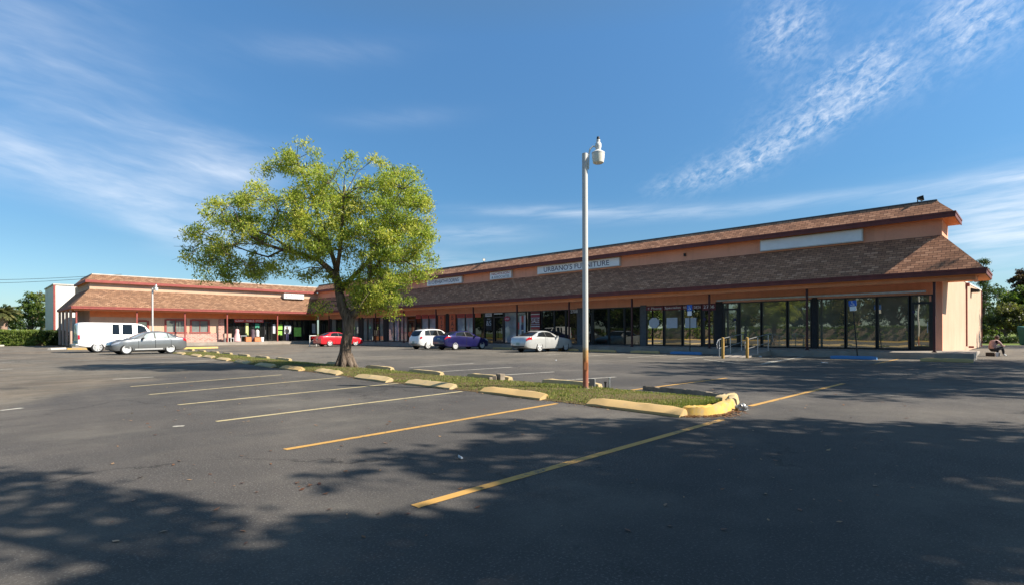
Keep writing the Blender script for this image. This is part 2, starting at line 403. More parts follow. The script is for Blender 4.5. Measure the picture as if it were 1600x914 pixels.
m.box(XE - .065, XE - .041, YE - .065, EB, ZE - .06, ZE + .022); m.box(XE - .04, RET, YE - .065, YE - .041, ZE - .06, ZE + .022)
m.build('lower_fascia', MT['fascia'], bA, True)
m = MB(); m.box(XE + .002, XW + .28, YE + .002, EB + 1.5, ZE - .27, ZE - .2); m.box(XW + .28, RET, YE + .002, YS - .002, ZE - .27, ZE - .2); m.build('soffit', MT['soffit'], bA, True)
m = MB(); m.box(31.75, 31.95, 1.95, EB + .2, 3.57, ZE - .272); m.box(31.95, XW - .002, 1.95, 2.1, 3.57, ZE - .272); m.build('front_beam', MT['beam'], bA, True)
m = MB(); m.hull([(RET, YE + .01, ZE - .23), (RET, YS - .002, ZE - .23), (RET, YS - .002, ZJ - .03), (RET, YE + .02, ZE)], [(RET + .05, YE + .01, ZE - .23), (RET + .05, YS - .002, ZE - .23), (RET + .05, YS - .002, ZJ - .03), (RET + .05, YE + .02, ZE)])
m.build('roof_end_board', MT['beam'], bA, True)

# upper mansard of the long wing
o_ = .516; XU, YU = XW - o_, YS - o_; ZU, ZR = 6.93, 7.69; XR, YR = XW + .238, YS + .238
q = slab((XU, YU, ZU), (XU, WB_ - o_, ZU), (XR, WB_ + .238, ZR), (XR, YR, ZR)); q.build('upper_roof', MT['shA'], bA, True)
q = slab((XU, YU, ZU), (RET + .02, YU, ZU), (RET + .02, YR, ZR), (XR, YR, ZR)); q.build('upper_roof_return', MT['shB'], bA, True)
m = MB(); m.box(XU - .04, XU, YU - .04, WB_ - o_, ZU - .25, ZU + .012); m.box(XU, RET + .02, YU - .04, YU, ZU - .25, ZU + .012)
m.box(XU - .062, XU - .041, YU - .062, WB_ - o_, ZU - .06, ZU + .02); m.box(XU - .04, RET + .02, YU - .062, YU - .041, ZU - .06, ZU + .02)
m.build('upper_fascia', MT['fascia'], bA, True)
m = MB(); m.box(XU + .002, XR + .2, YU + .002, WB_, ZU - .22, ZU - .16); m.box(XR + .2, RET, YU + .002, YS + .2, ZU - .22, ZU - .16); m.build('upper_soffit', MT['soffit'], bA, True)
m = MB(); m.box(XR - .03, XR + .2, YR - .03, WB_ + .3, ZR - .02, ZR + .06); m.box(XR + .2, RET, YR - .03, YR + .2, ZR - .02, ZR + .06)
m.box(XR + .05, XR + .15, YR + .05, WB_, 6.75, ZR - .02); m.box(XR + .15, RET, YR + .05, YR + .15, 6.75, ZR - .02)
m.build('ridge_cap', MT['pillar_grey'], bA, True)
m = MB(); m.box(RET - .02, RET + .03, YU + .05, YR, ZU - .22, ZU); m.hull([(RET + .001, YU + .05, ZU), (RET + .001, YR, ZU), (RET + .001, YR, ZR - .05), (RET + .001, YR - .03, ZR - .05)], [(RET + .03, YU + .05, ZU), (RET + .03, YR, ZU), (RET + .03, YR, ZR - .05), (RET + .03, YR - .03, ZR - .05)])
m.build('upper_end_board', MT['beam'], bA, True)

# posts of the long wing's canopy
for i in range(12):
    y = (0.1077 + i * 0.1706) * 31.95
    m = MB(); m.box(31.90, 32.0, y - .05, y + .05, .2, 3.58); m.box(31.86, 32.04, y - .09, y + .09, .2, .33); m.build('post', MT['post'], bA, True)

# storefront, measured from right to left
ST = [('door', 1423, 1458, 'g_tint'), ('w', 1371, 1421, 'g_tint'), ('w', 1322, 1370, 'g_tint'), ('w', 1277, 1321, 'g_tint'), ('p', 1268.5, 1277, 'pillar'),
      ('w', 1231, 1268, 'g_tint'), ('w', 1190.5, 1230, 'g_tint'), ('w', 1155.5, 1189.5, 'g_tint'), ('door', 1129, 1155, 'g_tint'), ('p', 1118.5, 1129, 'pillar'),
      ('door', 1097.5, 1118.5, 'g_mirror'), ('w', 1067, 1096.5, 'g_mirror'), ('w', 1038, 1066, 'g_tan'), ('w', 1010, 1037, 'g_mirror'), ('p', 1001, 1010, 'pillar_grey'),
      ('w', 976, 1001, 'g_dark'), ('w', 951.5, 975.5, 'g_dark'), ('w', 927, 951, 'g_dark'), ('door', 911, 926.5, 'g_dark'), ('p', 902.5, 911, 'pillar_grey'),
      ('w', 884.5, 902.5, 'g_dark'), ('w', 866.5, 884, 'g_dark'), ('w', 846.5, 866, 'g_dark'), ('w', 826.5, 844.5, 'g_dark'), ('w', 808, 826, 'g_dark'),
      ('w', 788, 807.5, 'g_white'), ('door', 771.5, 787.5, 'g_dark'), ('w', 757.5, 771, 'g_dark'), ('w', 741.5, 757, 'g_dark'), ('w', 727.5, 741, 'g_white'),
      ('w', 714, 727, 'g_white'), ('w', 701, 713.5, 'orange_film'), ('p', 697.5, 700.8, 'pillar'), ('w', 683.5, 697, 'orange_film'), ('w', 670.5, 683, 'g_white'),
      ('w', 659, 670, 'g_white'), ('w', 650, 658.5, 'g_dark'), ('door', 637, 649.5, 'g_dark'), ('w', 625, 636.5, 'g_pink'), ('w', 616, 624.5, 'g_white'),
      ('w', 606.5, 615.5, 'g_pink'), ('p', 600, 606, 'pillar'), ('w', 593, 599.5, 'g_grey'), ('w', 584, 592.5, 'g_dark'), ('w', 575, 583.5, 'g_grey'),
      ('w', 567.5, 574.5, 'g_grey'), ('p', 561, 567, 'pillar'), ('w', 551.5, 560.5, 'g_grey'), ('door', 543, 551, 'g_dark'), ('w', 534.5, 542.5, 'g_pink'),
      ('w', 526, 534, 'g_dark'), ('w', 518, 525.5, 'g_grey'), ('p', 514, 518, 'pillar'), ('w', 505, 513.5, 'g_dark'), ('w', 498.5, 504.5, 'g_dark')]
PANE = {}
def shopwindow(par, kind, a0, a1, g, along, plane, z0=Z0, z1=Z1):
    """one storefront light: black frame with its pane; along = 'Y' (long wing) or 'X'"""
    def B(mb, u0, u1, d0, d1, w0, w1):
        if along == 'Y': mb.box(plane + d0, plane + d1, u0, u1, w0, w1)
        else: mb.box(u0, u1, plane + d0, plane + d1, w0, w1)
    fwid = .055
    fr = MB(); zt = 2.62 if kind == 'door' else z1
    B(fr, a0, a0 + fwid, -.03, .09, z0, z1); B(fr, a1 - fwid, a1, -.03, .09, z0, z1)
    B(fr, a0 + fwid, a1 - fwid, -.03, .09, z1 - .06, z1); B(fr, a0 + fwid, a1 - fwid, -.03, .09, z0, z0 + (.2 if kind == 'door' else .09))
    if kind == 'door':
        B(fr, a0 + fwid, a1 - fwid, -.034, .09, zt, zt + .11)
        B(fr, a0 + fwid, a0 + fwid + .09, -.032, .08, z0 + .2, zt); B(fr, a1 - fwid - .09, a1 - fwid, -.032, .08, z0 + .2, zt)
    o = fr.build('door' if kind == 'door' else 'window', MT['frame'], par, True)
    pn = MB(); B(pn, a0 + fwid * .8, a1 - fwid * .8, .03, .045, z0 + .05, z1 - .03)
    pn.build('pane', MT[g], o, False) if False else None
    me = pn.build('pane', MT[g], None, True); me.parent = o
    me.data.transform(Matrix.Translation(-par.location))
    if kind == 'door':
        hd = MB(); um = a0 + fwid + .13
        B(hd, um, um + .03, -.09, -.06, 1.2, 1.75); B(hd, um, um + .03, -.062, -.03, 1.22, 1.26); B(hd, um, um + .03, -.062, -.03, 1.69, 1.73)
        h = hd.build('handle', MT['steel'], None, True); h.parent = o; h.data.transform(Matrix.Translation(-par.location))
    return o
for kind, p0, p1, g in ST:
    y1, y0 = onX(p0, XW), onX(p1, XW)
    if kind == 'p':
        MB().box(XW - .05, XW + .25, y0, y1, Z0 - .1, 3.16).build('pillar', MT[g], bA, True)
    else:
        shopwindow(bA, kind, y0 + .005, y1 - .005, g, 'Y', XW)
m = MB(); m.box(XW + .3, XW + .35, YS + .3, WB_, 0.1, 3.2); m.build('interior_partition', MT['well'], bA, True)
m = MB(); m.box(XW - .02, XW + .2, YS + .5, WB_, .1, Z0 - .002); m.build('sill', MT['kerbwhite'], bA, True)
# pale conduit above the right-hand shops
m = MB(); m.box(XW - .12, XW - .03, 3.9, onX(1121, XW), 3.19, 3.29)
m.build('awning_rail', MT['steel'], bA, True)

# ------------------------------------------------------------------ short wing
ZEB, ZJB, ZUB, ZRB = 4.03, 5.86, 6.76, 7.40
YLE = 79.5
m = MB(); m.box(XWL, XW - .002, WB_, WB_ + .3, 5.0, 6.6); m.box(XWL, XWL + .3, WB_ + .3, YLE, 5.0, 6.6); m.build('parapet_wall', MT['cream'], bB, True)
q = slab((XEL, EB, ZEB), (XE, EB, ZEB), (XW, WB_, ZJB), (XWL, WB_, ZJB)); q.build('lower_roof', MT['shB'], bB, True)
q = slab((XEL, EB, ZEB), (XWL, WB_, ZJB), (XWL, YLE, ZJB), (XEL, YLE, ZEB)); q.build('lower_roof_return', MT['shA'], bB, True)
m = MB(); m.box(XEL - .04, XE - .07, EB - .04, EB, ZEB - .24, ZEB + .012); m.box(XEL - .04, XEL, EB, YLE, ZEB - .24, ZEB + .012)
m.box(XEL - .065, XE - .07, EB - .065, EB - .041, ZEB - .06, ZEB + .02); m.build('lower_fascia', MT['redtrim'], bB, True)
m = MB(); m.box(XEL + .002, XE, EB + .002, WB_ + .2, ZEB - .27, ZEB - .2); m.box(XEL + .002, XWL + .2, WB_ + .2, YLE, ZEB - .27, ZEB - .2); m.build('soffit', MT['soffit'], bB, True)
m = MB(); m.box(XEL + .2, XE + .3, EB + .16, EB + .34, 3.62, ZEB - .272); m.build('front_beam', MT['beam'], bB, True)
oB = .34; XUL, YUB = XWL - oB, WB_ - oB
q = slab((XUL, YUB, ZUB), (XU, YUB, ZUB), (XW + .25, WB_ + .25, ZRB), (XWL + .25, WB_ + .25, ZRB)); q.build('upper_roof', MT['shB'], bB, True)
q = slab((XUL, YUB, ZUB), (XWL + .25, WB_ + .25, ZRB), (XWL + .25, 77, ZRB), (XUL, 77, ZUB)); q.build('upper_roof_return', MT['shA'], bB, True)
m = MB(); m.box(XUL - .04, XU - .07, YUB - .04, YUB, ZUB - .25, ZUB + .012); m.box(XUL - .04, XUL, YUB, 77, ZUB - .25, ZUB + .012); m.build('upper_fascia', MT['redtrim'], bB, True)
m = MB(); m.box(XUL + .002, XW, YUB + .002, WB_ + .2, ZUB - .22, ZUB - .16); m.box(XUL + .002, XWL + .2, WB_ + .2, 77, ZUB - .22, ZUB - .16); m.build('upper_soffit', MT['soffit'], bB, True)
m = MB(); m.box(XWL + .22, XW + .3, WB_ + .2, WB_ + .42, ZRB - .03, ZRB + .07); m.box(XWL + .22, XWL + .42, WB_ + .42, 77, ZRB - .03, ZRB + .07); m.box(XWL + .3, XW, WB_ + .3, WB_ + .4, 6.6, ZRB - .03)
m.build('ridge_cap', MT['kerbwhite'], bB, True)
m = MB(); m.box(XWL + .3, 58.5, WB_ + .42, 84, 4.2, 4.3); m.build('roof_deck', MT['concrete'], bB, True)
xs = onY(350, WB_)
def wob(o, *b): o.box(*b)
# front wall with its openings
wz0, wz1, wn = 1.39, 2.9, WB_
ops = [(onY(214, wn), onY(232, wn), Z0, 2.72), (onY(258, wn), onY(290.5, wn), wz0, wz1), (onY(297.5, wn), onY(327, wn), wz0, wz1)]
m = MB(); x = XWL
for (a, b, za, zb) in ops:
    m.box(x, a, wn, wn + .25, 0, 3.78); m.box(a, b, wn, wn + .25, zb, 3.78)
    if za > 1: m.box(a, b, wn, wn + .25, 0, za)
    x = b
m.box(x, xs, wn, wn + .25, 0, 3.78); m.box(xs, XW, wn, wn + .25, Z1, 3.78); m.build('front_wall', MT['cream'], bB, True)
m = MB(); m.box(XWL, XWL + .25, WB_ + .25, YLE, 0, 3.78); m.build('side_wall', MT['tan_wall'], bB, True)
m = MB(); m.box(XWL + .02, XW - .02, WB_ - .03, WB_ - .004, 3.06, 3.77); m.build('header_board', MT['beam'], bB, True)
# brick wainscot
mb_, nt, b = nm('painted_red_brick')
g = N(nt, 'ShaderNodeNewGeometry'); sp = N(nt, 'ShaderNodeSeparateXYZ'); cb = N(nt, 'ShaderNodeCombineXYZ')
nt.links.new(g.outputs['Position'], sp.inputs[0]); nt.links.new(sp.outputs['X'], cb.inputs[0]); nt.links.new(sp.outputs['Z'], cb.inputs[1])
br = N(nt, 'ShaderNodeTexBrick'); nt.links.new(cb.outputs[0], br.inputs[0]); br.inputs['Scale'].default_value = 1
br.inputs['Brick Width'].default_value = .34; br.inputs['Row Height'].default_value = .14; br.inputs['Mortar Size'].default_value = .018
br.inputs['Color1'].default_value = (.30, .095, .075, 1); br.inputs['Color2'].default_value = (.52, .27, .22, 1); br.inputs['Mortar'].default_value = (.55, .46, .40, 1)
nt.links.new(br.outputs[0], b.inputs['Base Color']); b.inputs['Roughness'].default_value = .9
MT['brick'] = mb_
m = MB(); x = XWL
for (a, b2, za, zb) in ops[:1] + [(xs, xs, 0, 0)]:
    m.box(x, a, wn - .09, wn - .003, 0.1, 1.36); x = b2
m.box(xs - .62, xs, wn - .07, wn - .003, 1.36, 3.0)
m.build('brick_wainscot', MT['brick'], bB, True)
for (a, b2, za, zb) in ops:
    fr = MB(); t = .14
    fr.box(a - .05, a + t, wn - .06, wn + .12, za, zb); fr.box(b2 - t, b2 + .05, wn - .06, wn + .12, za, zb)
    fr.box(a + t, b2 - t, wn - .06, wn + .12, zb - t, zb + .05)
    if za > 1: fr.box(a - .1, b2 + .1, wn - .14, wn + .1, za - .06, za + .1); fr.box((a + b2) / 2 - .03, (a + b2) / 2 + .03, wn - .02, wn + .1, za + .1, zb - t)
    else: fr.box(a + t, b2 - t, wn - .03, wn + .1, za, za + .3)
    o = fr.build('window' if za > 1 else 'door', MT['redtrim'], bB, True)
    pn = MB(); pn.box(a + t * .8, b2 - t * .8, wn + .04, wn + .06, za + .05, zb - .05); q = pn.build('pane', MT['g_grey'], None, True); q.parent = o; q.data.transform(Matrix.Translation(-bB.location))
SB = [('w', 350.5, 365, 'g_dark'), ('w', 366, 383, 'g_dark'), ('w', 383.5, 396, 'g_dark'), ('w', 396.5, 411, 'g_dark'), ('door', 412, 425, 'g_dark'), ('w', 425.5, 433, 'g_dark'),
      ('w', 433.5, 443, 'g_dark'), ('w', 443.5, 456, 'g_dark'), ('w', 457, 472, 'g_dark'), ('w', 472.5, 486, 'g_dark'), ('w', 486.5, 495.5, 'g_dark')]
for kind, p0, p1, g in SB:
    shopwindow(bB, kind, onY(p0, WB_) + .005, onY(p1, WB_) - .005, g, 'X', WB_)
m = MB(); m.box(xs, XW, WB_ + .3, WB_ + .35, .1, 3.2); m.build('interior_partition', MT['well'], bB, True)
for px in (119.5, 214, 289, 355, 433.5):
    x = onY(px, 67.95); m = MB(); m.box(x - .06, x + .06, 67.89, 68.01, .2, 3.63); m.box(x - .1, x + .1, 67.85, 68.05, .2, .32); m.build('post', MT['redtrim'], bB, True)
for y in (70.2, 73.2, 76.2, 79.2):
    m = MB(); m.box(7.45, 7.6, y - .45, y + .45, .1, 3.77); m.build('side_pilaster', MT['tan_wall'], bB, True)

# white two-storey block behind
bW = empty('commercial_building', (8, 82, 0), 0, 'tall pale blank-walled block rising behind the left end of the short wing', 'building')
m = MB(); m.box(7.3, 22, 82, 92, 0, 7.0); m.build('wall', MT['white_wall'], bW, False).data.transform(Matrix.Translation((-8, -82, 0)))
m = MB(); m.box(7.2, 22.1, 81.9, 92.1, 7.0, 7.14); m.build('coping', MT['kerbwhite'], bW, False).data.transform(Matrix.Translation((-8, -82, 0)))
m = MB(); m.box(7.23, 7.42, 81.93, 81.99, 0, 7.0); m.box(7.23, 7.29, 81.99, 82.15, 0, 7.0); m.build('corner_trim', MT['redtrim'], bW, False).data.transform(Matrix.Translation((-8, -82, 0)))
m = MB(); m.box(9, 22, 81.96, 81.995, 4.75, 4.82); m.build('wall_band', MT['tan_wall'], bW, False).data.transform(Matrix.Translation((-8, -82, 0)))

# downpipe and lamp on the side wall
m = MB(); m.box(45.37, 45.43, YS - .09, YS - .01, .3, 4.15); m.box(45.25, 45.55, YS - .2, YS - .01, 4.15, 4.38); m.box(45.34, 45.46, YS - .4, YS - .14, .2, .32); m.build('drainpipe', MT['redtrim'], bA, True)
wl = empty('wall_lamp', kp((49.5, YS, 4.1)), 0, 'small dark box lamp high on the sunlit side wall', 'lamp')
m = MB(); m.hull([(-.5, -.01, .15), (.5, -.01, .15), (.5, -.45, .02), (-.5, -.45, .02)], [(-.5, -.01, -.12), (.5, -.01, -.12), (.5, -.4, -.1), (-.5, -.4, -.1)]); m.build('lamp_housing', MT['dark_metal'], wl)
m = MB(); m.box(-.4, .4, -.38, -.05, -.14, -.122); m.build('lamp_lens', MT['lens'], wl)
# ------------------------------------------------------------------ ground
def asphalt():
    m, nt, b = nm('patched_asphalt')
    g = N(nt, 'ShaderNodeNewGeometry'); sp = N(nt, 'ShaderNodeSeparateXYZ'); nt.links.new(g.outputs['Position'], sp.inputs[0])
    X, Y = sp.outputs['X'], sp.outputs['Y']
    def noise(sc, det=5, ro=.6):
        n = N(nt, 'ShaderNodeTexNoise', i_Scale=sc, i_Detail=float(det), i_Roughness=ro); nt.links.new(g.outputs['Position'], n.inputs['Vector']); return n.outputs['Fac']
    big, mid, fine = noise(.16), noise(1.1, 8, .7), noise(58, 3)
    grit = noise(190, 2)
    wob = math_(nt, 'MULTIPLY', math_(nt, 'SUBTRACT', noise(.5, 8, .7), .5), 5.0)
    # where the black sealcoat stops on the left and beyond the planted strip
    e1 = math_(nt, 'ADD', math_(nt, 'SUBTRACT', math_(nt, 'SUBTRACT', Y, 12.3), math_(nt, 'MULTIPLY', math_(nt, 'SUBTRACT', X, .4), 1.5)), wob)
    old1 = math_(nt, 'MULTIPLY', e1, .8, clamp=True)
    e2 = math_(nt, 'ADD', math_(nt, 'SUBTRACT', X, 12.0), math_(nt, 'ADD', wob, math_(nt, 'MULTIPLY', math_(nt, 'SUBTRACT', Y, 18.0), .9)))
    old2 = math_(nt, 'MULTIPLY', e2, .12, clamp=True)
    seal = ramp(nt, mid, [(.3, (.059, .0545, .053)), (.7, (.092, .084, .080))])
    seal2 = mixc(nt, ramp(nt, big, [(.4, (0, 0, 0)), (.65, (.7, .7, .7))]).outputs[0], seal.outputs[0], (.125, .109, .096))
    old = ramp(nt, mid, [(.3, (.12, .105, .085)), (.55, (.17, .148, .12)), (.75, (.225, .195, .155))])
    oldp = ramp(nt, mid, [(.3, (.10, .075, .052)), (.5, (.18, .138, .098)), (.7, (.29, .235, .175))])
    col = mixc(nt, old2, seal2, old.outputs[0])
    col = mixc(nt, old1, col, mixc(nt, ramp(nt, big, [(.45, (0, 0, 0)), (.6, (1, 1, 1))]).outputs[0], old.outputs[0], oldp.outputs[0]))
    st = N(nt, 'ShaderNodeMapping'); st.inputs['Scale'].default_value = (.18, 1.2, 1); st.inputs['Rotation'].default_value = (0, 0, .75)
    nt.links.new(g.outputs['Position'], st.inputs[0]); sn = N(nt, 'ShaderNodeTexNoise', i_Scale=1.0, i_Detail=5.0); nt.links.new(st.outputs[0], sn.inputs['Vector'])
    col = mixc(nt, ramp(nt, sn.outputs['Fac'], [(.52, (0, 0, 0)), (.7, (.4, .4, .4))]).outputs[0], col, (.045, .045, .048))
    # aggregate showing through
    col = mixc(nt, ramp(nt, fine, [(.54, (0, 0, 0)), (.66, (.48, .48, .48))]).outputs[0], col, (.30, .285, .265))
    col = mixc(nt, ramp(nt, grit, [(.36, (.5, .5, .5)), (.5, (0, 0, 0))]).outputs[0], col, (.018, .018, .02))
    vo = N(nt, 'ShaderNodeTexVoronoi', i_Scale=6.0); nt.links.new(g.outputs['Position'], vo.inputs['Vector'])
    spk = ramp(nt, vo.outputs['Distance'], [(.0, (1, 1, 1)), (.055, (0, 0, 0))])
    keep = ramp(nt, vo.outputs['Color'], [(.62, (0, 0, 0)), (.64, (1, 1, 1))])
    col = mixc(nt, math_(nt, 'MULTIPLY', math_(nt, 'MULTIPLY', spk.outputs[0], keep.outputs[0]), .8), col, (.36, .33, .28))
    # wandering cracks, oil drips, worn pale areas
    dv = N(nt, 'ShaderNodeVectorMath', operation='ADD'); nt.links.new(g.outputs['Position'], dv.inputs[0])
    dn = N(nt, 'ShaderNodeTexNoise', i_Scale=.9, i_Detail=8.0, i_Roughness=.65); nt.links.new(g.outputs['Position'], dn.inputs['Vector'])
    ds = N(nt, 'ShaderNodeVectorMath', operation='SCALE'); ds.inputs['Scale'].default_value = 1.5; nt.links.new(dn.outputs['Color'], ds.inputs[0]); nt.links.new(ds.outputs[0], dv.inputs[1])
    cv = N(nt, 'ShaderNodeTexVoronoi', feature='DISTANCE_TO_EDGE', i_Scale=.27); nt.links.new(dv.outputs[0], cv.inputs['Vector'])
    crack = ramp(nt, cv.outputs['Distance'], [(.0, (1, 1, 1)), (.0035, (.9, .9, .9)), (.007, (0, 0, 0))])
    ck = ramp(nt, noise(.23, 4), [(.46, (0, 0, 0)), (.56, (1, 1, 1))])
    col = mixc(nt, math_(nt, 'MULTIPLY', math_(nt, 'MULTIPLY', crack.outputs[0], ck.outputs[0]), .75), col, (.022, .021, .02))
    ov = N(nt, 'ShaderNodeTexVoronoi', i_Scale=.42); nt.links.new(dv.outputs[0], ov.inputs['Vector'])
    oil = ramp(nt, math_(nt, 'ADD', ov.outputs['Distance'], math_(nt, 'MULTIPLY', noise(3.2, 6, .7), .5)), [(.30, (.75, .75, .75)), (.50, (0, 0, 0))])
    col = mixc(nt, math_(nt, 'MULTIPLY', oil.outputs[0], ramp(nt, ov.outputs['Color'], [(.5, (0, 0, 0)), (.55, (1, 1, 1))]).outputs[0]), col, (.03, .029, .028))
    col = mixc(nt, ramp(nt, noise(.33, 9, .72), [(.49, (0, 0, 0)), (.66, (.62, .62, .62))]).outputs[0], col, (.175, .16, .138))
    col = mixc(nt, ramp(nt, noise(.12, 7, .65), [(.40, (.5, .5, .5)), (.54, (0, 0, 0))]).outputs[0], col, (.045, .044, .044))
    nt.links.new(col, b.inputs['Base Color']); b.inputs['Roughness'].default_value = .88; b.inputs['Specular IOR Level'].default_value = .25
    bp = N(nt, 'ShaderNodeBump', i_Strength=.55, i_Distance=.012); nt.links.new(math_(nt, 'ADD', fine, grit), bp.inputs['Height']); nt.links.new(bp.outputs[0], b.inputs['Normal'])
    return m
def grassland(name, a, b_, c):
    m, nt, b = nm(name); g = N(nt, 'ShaderNodeNewGeometry')
    n1 = N(nt, 'ShaderNodeTexNoise', i_Scale=.25, i_Detail=9.0, i_Roughness=.75); n2 = N(nt, 'ShaderNodeTexNoise', i_Scale=22.0, i_Detail=4.0)
    for n in (n1, n2): nt.links.new(g.outputs['Position'], n.inputs['Vector'])
    s = math_(nt, 'ADD', math_(nt, 'MULTIPLY', n1.outputs['Fac'], .55), math_(nt, 'MULTIPLY', n2.outputs['Fac'], .45))
    r = ramp(nt, s, [(.36, a), (.5, b_), (.64, c)]); nt.links.new(r.outputs[0], b.inputs['Base Color']); b.inputs['Roughness'].default_value = .95
    b.inputs['Specular IOR Level'].default_value = .1
    bp = N(nt, 'ShaderNodeBump', i_Strength=.6, i_Distance=.05); nt.links.new(n2.outputs['Fac'], bp.inputs['Height']); nt.links.new(bp.outputs[0], b.inputs['Normal'])
    return m
MT['asphalt'] = asphalt()
MT['lawn'] = grassland('lawn_turf', (.07, .10, .022), (.13, .17, .04), (.20, .21, .07))
MT['soil'] = grassland('leafy_soil', (.08, .055, .033), (.13, .095, .05), (.12, .12, .04))
def sheet(name, pts, z, mat, kind='structure'):
    mb = MB(); mb.add([(p[0], p[1], z) for p in pts], [tuple(range(len(pts)))]); o = mb.build(name, mat)
    return tag(o, kind=kind)
def rect(x0, x1, y0, y1): return [(x0, y0), (x1, y0), (x1, y1), (x0, y1)]
sheet('ground', rect(-1500, 1500, -1500, 1500), -.05, MT['lawn'])
sheet('parking_lot', rect(-18, 58.5, -40, 80), 0, MT['asphalt'])
# paved apron past the building's right end and the road edge
m = MB(); m.box(58.5, 58.8, -40, 12, -.05, .13); tag(m.build('road_kerb', MT['kerbwhite']), kind='structure')
sheet('lawn', rect(58.8, 130, -60, 40), .1, MT['lawn'])
m = MB(); m.box(-18.3, -18.0, -40, 110, -.05, .14); tag(m.build('street_kerb', MT['kerb_yellow']), kind='structure')

# walkways
def wk(p): return kp(p)
m = MB()
m.hull([(31.5, 2.0, -.25), (XW + .1, 2.0, -.25), (XW + .1, 2.0, .335), (31.5, 2.0, .27)], [(31.5, 67.2, -.25), (XW + .1, 67.2, -.25), (XW + .1, 67.2, .335), (31.5, 67.2, .27)])
m.hull([(XW + .1, 2.1, -.25), (XW + .1, YS - .001, -.25), (XW + .1, YS - .001, .33), (XW + .1, 2.1, .22)], [(44, 2.5, -.25), (44, YS - .001, -.25), (44, YS - .001, .10), (44, 2.5, .06)])
m.hull([(7.3, 67.2, -.25), (7.3, 67.2, .27), (7.3, WB_ + .05, .335), (7.3, WB_ + .05, -.25)], [(XW + .1, 67.2, -.25), (XW + .1, 67.2, .27), (XW + .1, WB_ + .05, .335), (XW + .1, WB_ + .05, -.25)])
tag(m.build('walkway', MT['concrete'], None, True), kind='structure')

# painted stall lines
def line(mb, a, b, w=.1):
    a, b = Vector(a), Vector(b); a.z = b.z = .004; n = Vector((-(b - a).y, (b - a).x, 0)).normalized() * w / 2
    L = (b - a).length; k = max(2, int(L / .5)); vs = []
    for i in range(k + 1):
        p = a.lerp(b, i / k); j = rnd.uniform(-.008, .008); vs += [p + n * (1 + j * 6), p - n * (1 + j * 6)]
    mb.add(vs, [(2 * i, 2 * i + 1, 2 * i + 3, 2 * i + 2) for i in range(k)])
NEAR = [((648, 791), (1129, 655)), ((1172, 634), (1318, 598.5)), ((445, 702), (870, 630)), ((338, 658), (722, 611)), ((278, 632), (625, 598)), ((233, 616), (532, 589)),
        ((204, 603.5), (440, 585)), ((986, 609), (1136, 590))]
yl = MB(); wl_ = MB()
pl = MB()
for k, (a, b) in enumerate(NEAR): line(yl if k < 3 or k == 7 else pl, gnd(*a), gnd(*b))
tag(pl.build('parking_lines', MT['line_pale']), kind='structure')
FARL = [((176, 592), (240, 588.5)), ((135, 572.5), (325, 562)), ((117, 562.5), (300, 558.5)), ((150, 578), (360, 567)), ((872, 594), (962, 588.5)), ((760, 587), (866, 580.4)), ((690, 580), (800, 573)),
        ((640, 574), (740, 567)), ((0, 577), (20, 576)), ((0, 566), (22, 565)), ((0, 641), (35, 637))]
for a, b in FARL: line(wl_, gnd(*a), gnd(*b))
for i in range(19):
    y = 12.3 + i * 2.68; line(wl_, (23.4, y - .25, 0), (28.6, y, 0))
line(yl, gnd(1366, 568.5), gnd(1411, 558.8))
for pts in ([(1100, 561), (1150, 567), (1188, 568.6), (1272, 553.6)],):
    for a, b in zip(pts, pts[1:]): line(wl_, gnd(*a), gnd(*b))
for a, b in (((1150, 562), (1196, 562.8)), ((1178, 560.2), (1216, 559)), ((1196, 565.5), (1222, 562)), ((1205, 556.5), (1245, 555.6))): line(wl_, gnd(*a), gnd(*b))
line(wl_, gnd(270, 666), gnd(288, 665), .09)
tag(yl.build('parking_lines', MT['line_yellow']), kind='structure'); tag(wl_.build('parking_lines', MT['line_white']), kind='structure')

# ------------------------------------------------------------------ planted strip
FR = [(917, 633, 1062, 652), (750, 613, 845, 625), (631, 600, 705, 608), (550.6, 590, 607, 598), (489, 580, 529, 587), (434, 575, 470, 580), (397, 570, 425, 575), (363, 565, 389, 569.5),
      (335, 560.5, 357, 564.5), (314, 557, 333, 560), (295, 555, 312, 557.5), (271, 551.5, 289, 554.5)]
BK = [(303.6, 547.5), (321.6, 549.8), (342, 551.8), (363, 554), (390, 557.2), (420.6, 560.6), (455.5, 564), (545, 572), (615, 579), (693, 587.2), (800, 595.5), (940, 607)]
def wheel_stop(c, d, L, mat, label, grp, h=.13, w=.2, tilt=0.0, slope=False):
    mb = MB(); a, b = w / 2, w / 2 - .035
    ring = [(-a, 0.0), (a, 0.0), (a, h * .34), (-b + .06, h), (-b, h), (-a, h * .7)] if slope else [(-a, 0.0), (a, 0.0), (a, h * .45), (b, h), (-b, h), (-a, h * .45)]
    n = 9; vs = []
    for i in range(n):
        t = i / (n - 1); x = (t - .5) * L; s = 1 if 0 < i < n - 1 else .82
        for (y, z) in ring:
            vs.append((x + rnd.uniform(-.006, .006), y * (1 if z == 0 else s) + rnd.uniform(-.006, .006), z * s + (rnd.uniform(-.006, .006) if z else 0)))
    fs = [(i * 6 + k, i * 6 + (k + 1) % 6, (i + 1) * 6 + (k + 1) % 6, (i + 1) * 6 + k) for i in range(n - 1) for k in range(6)] + [tuple(range(5, -1, -1)), tuple(range((n - 1) * 6, n * 6))]
    mb.add(vs, fs); o = mb.build('wheel_stop', mat, smooth=True, angle=25)
    o.location = c; o.rotation_euler = (0, tilt, math.atan2(d[1], d[0])); return tag(o, label, 'wheel stop', grp)
fpts = []
ord_ = ['first', 'second', 'third', 'fourth', 'fifth', 'sixth', 'seventh', 'eighth', 'ninth', 'tenth', 'eleventh', 'twelfth']
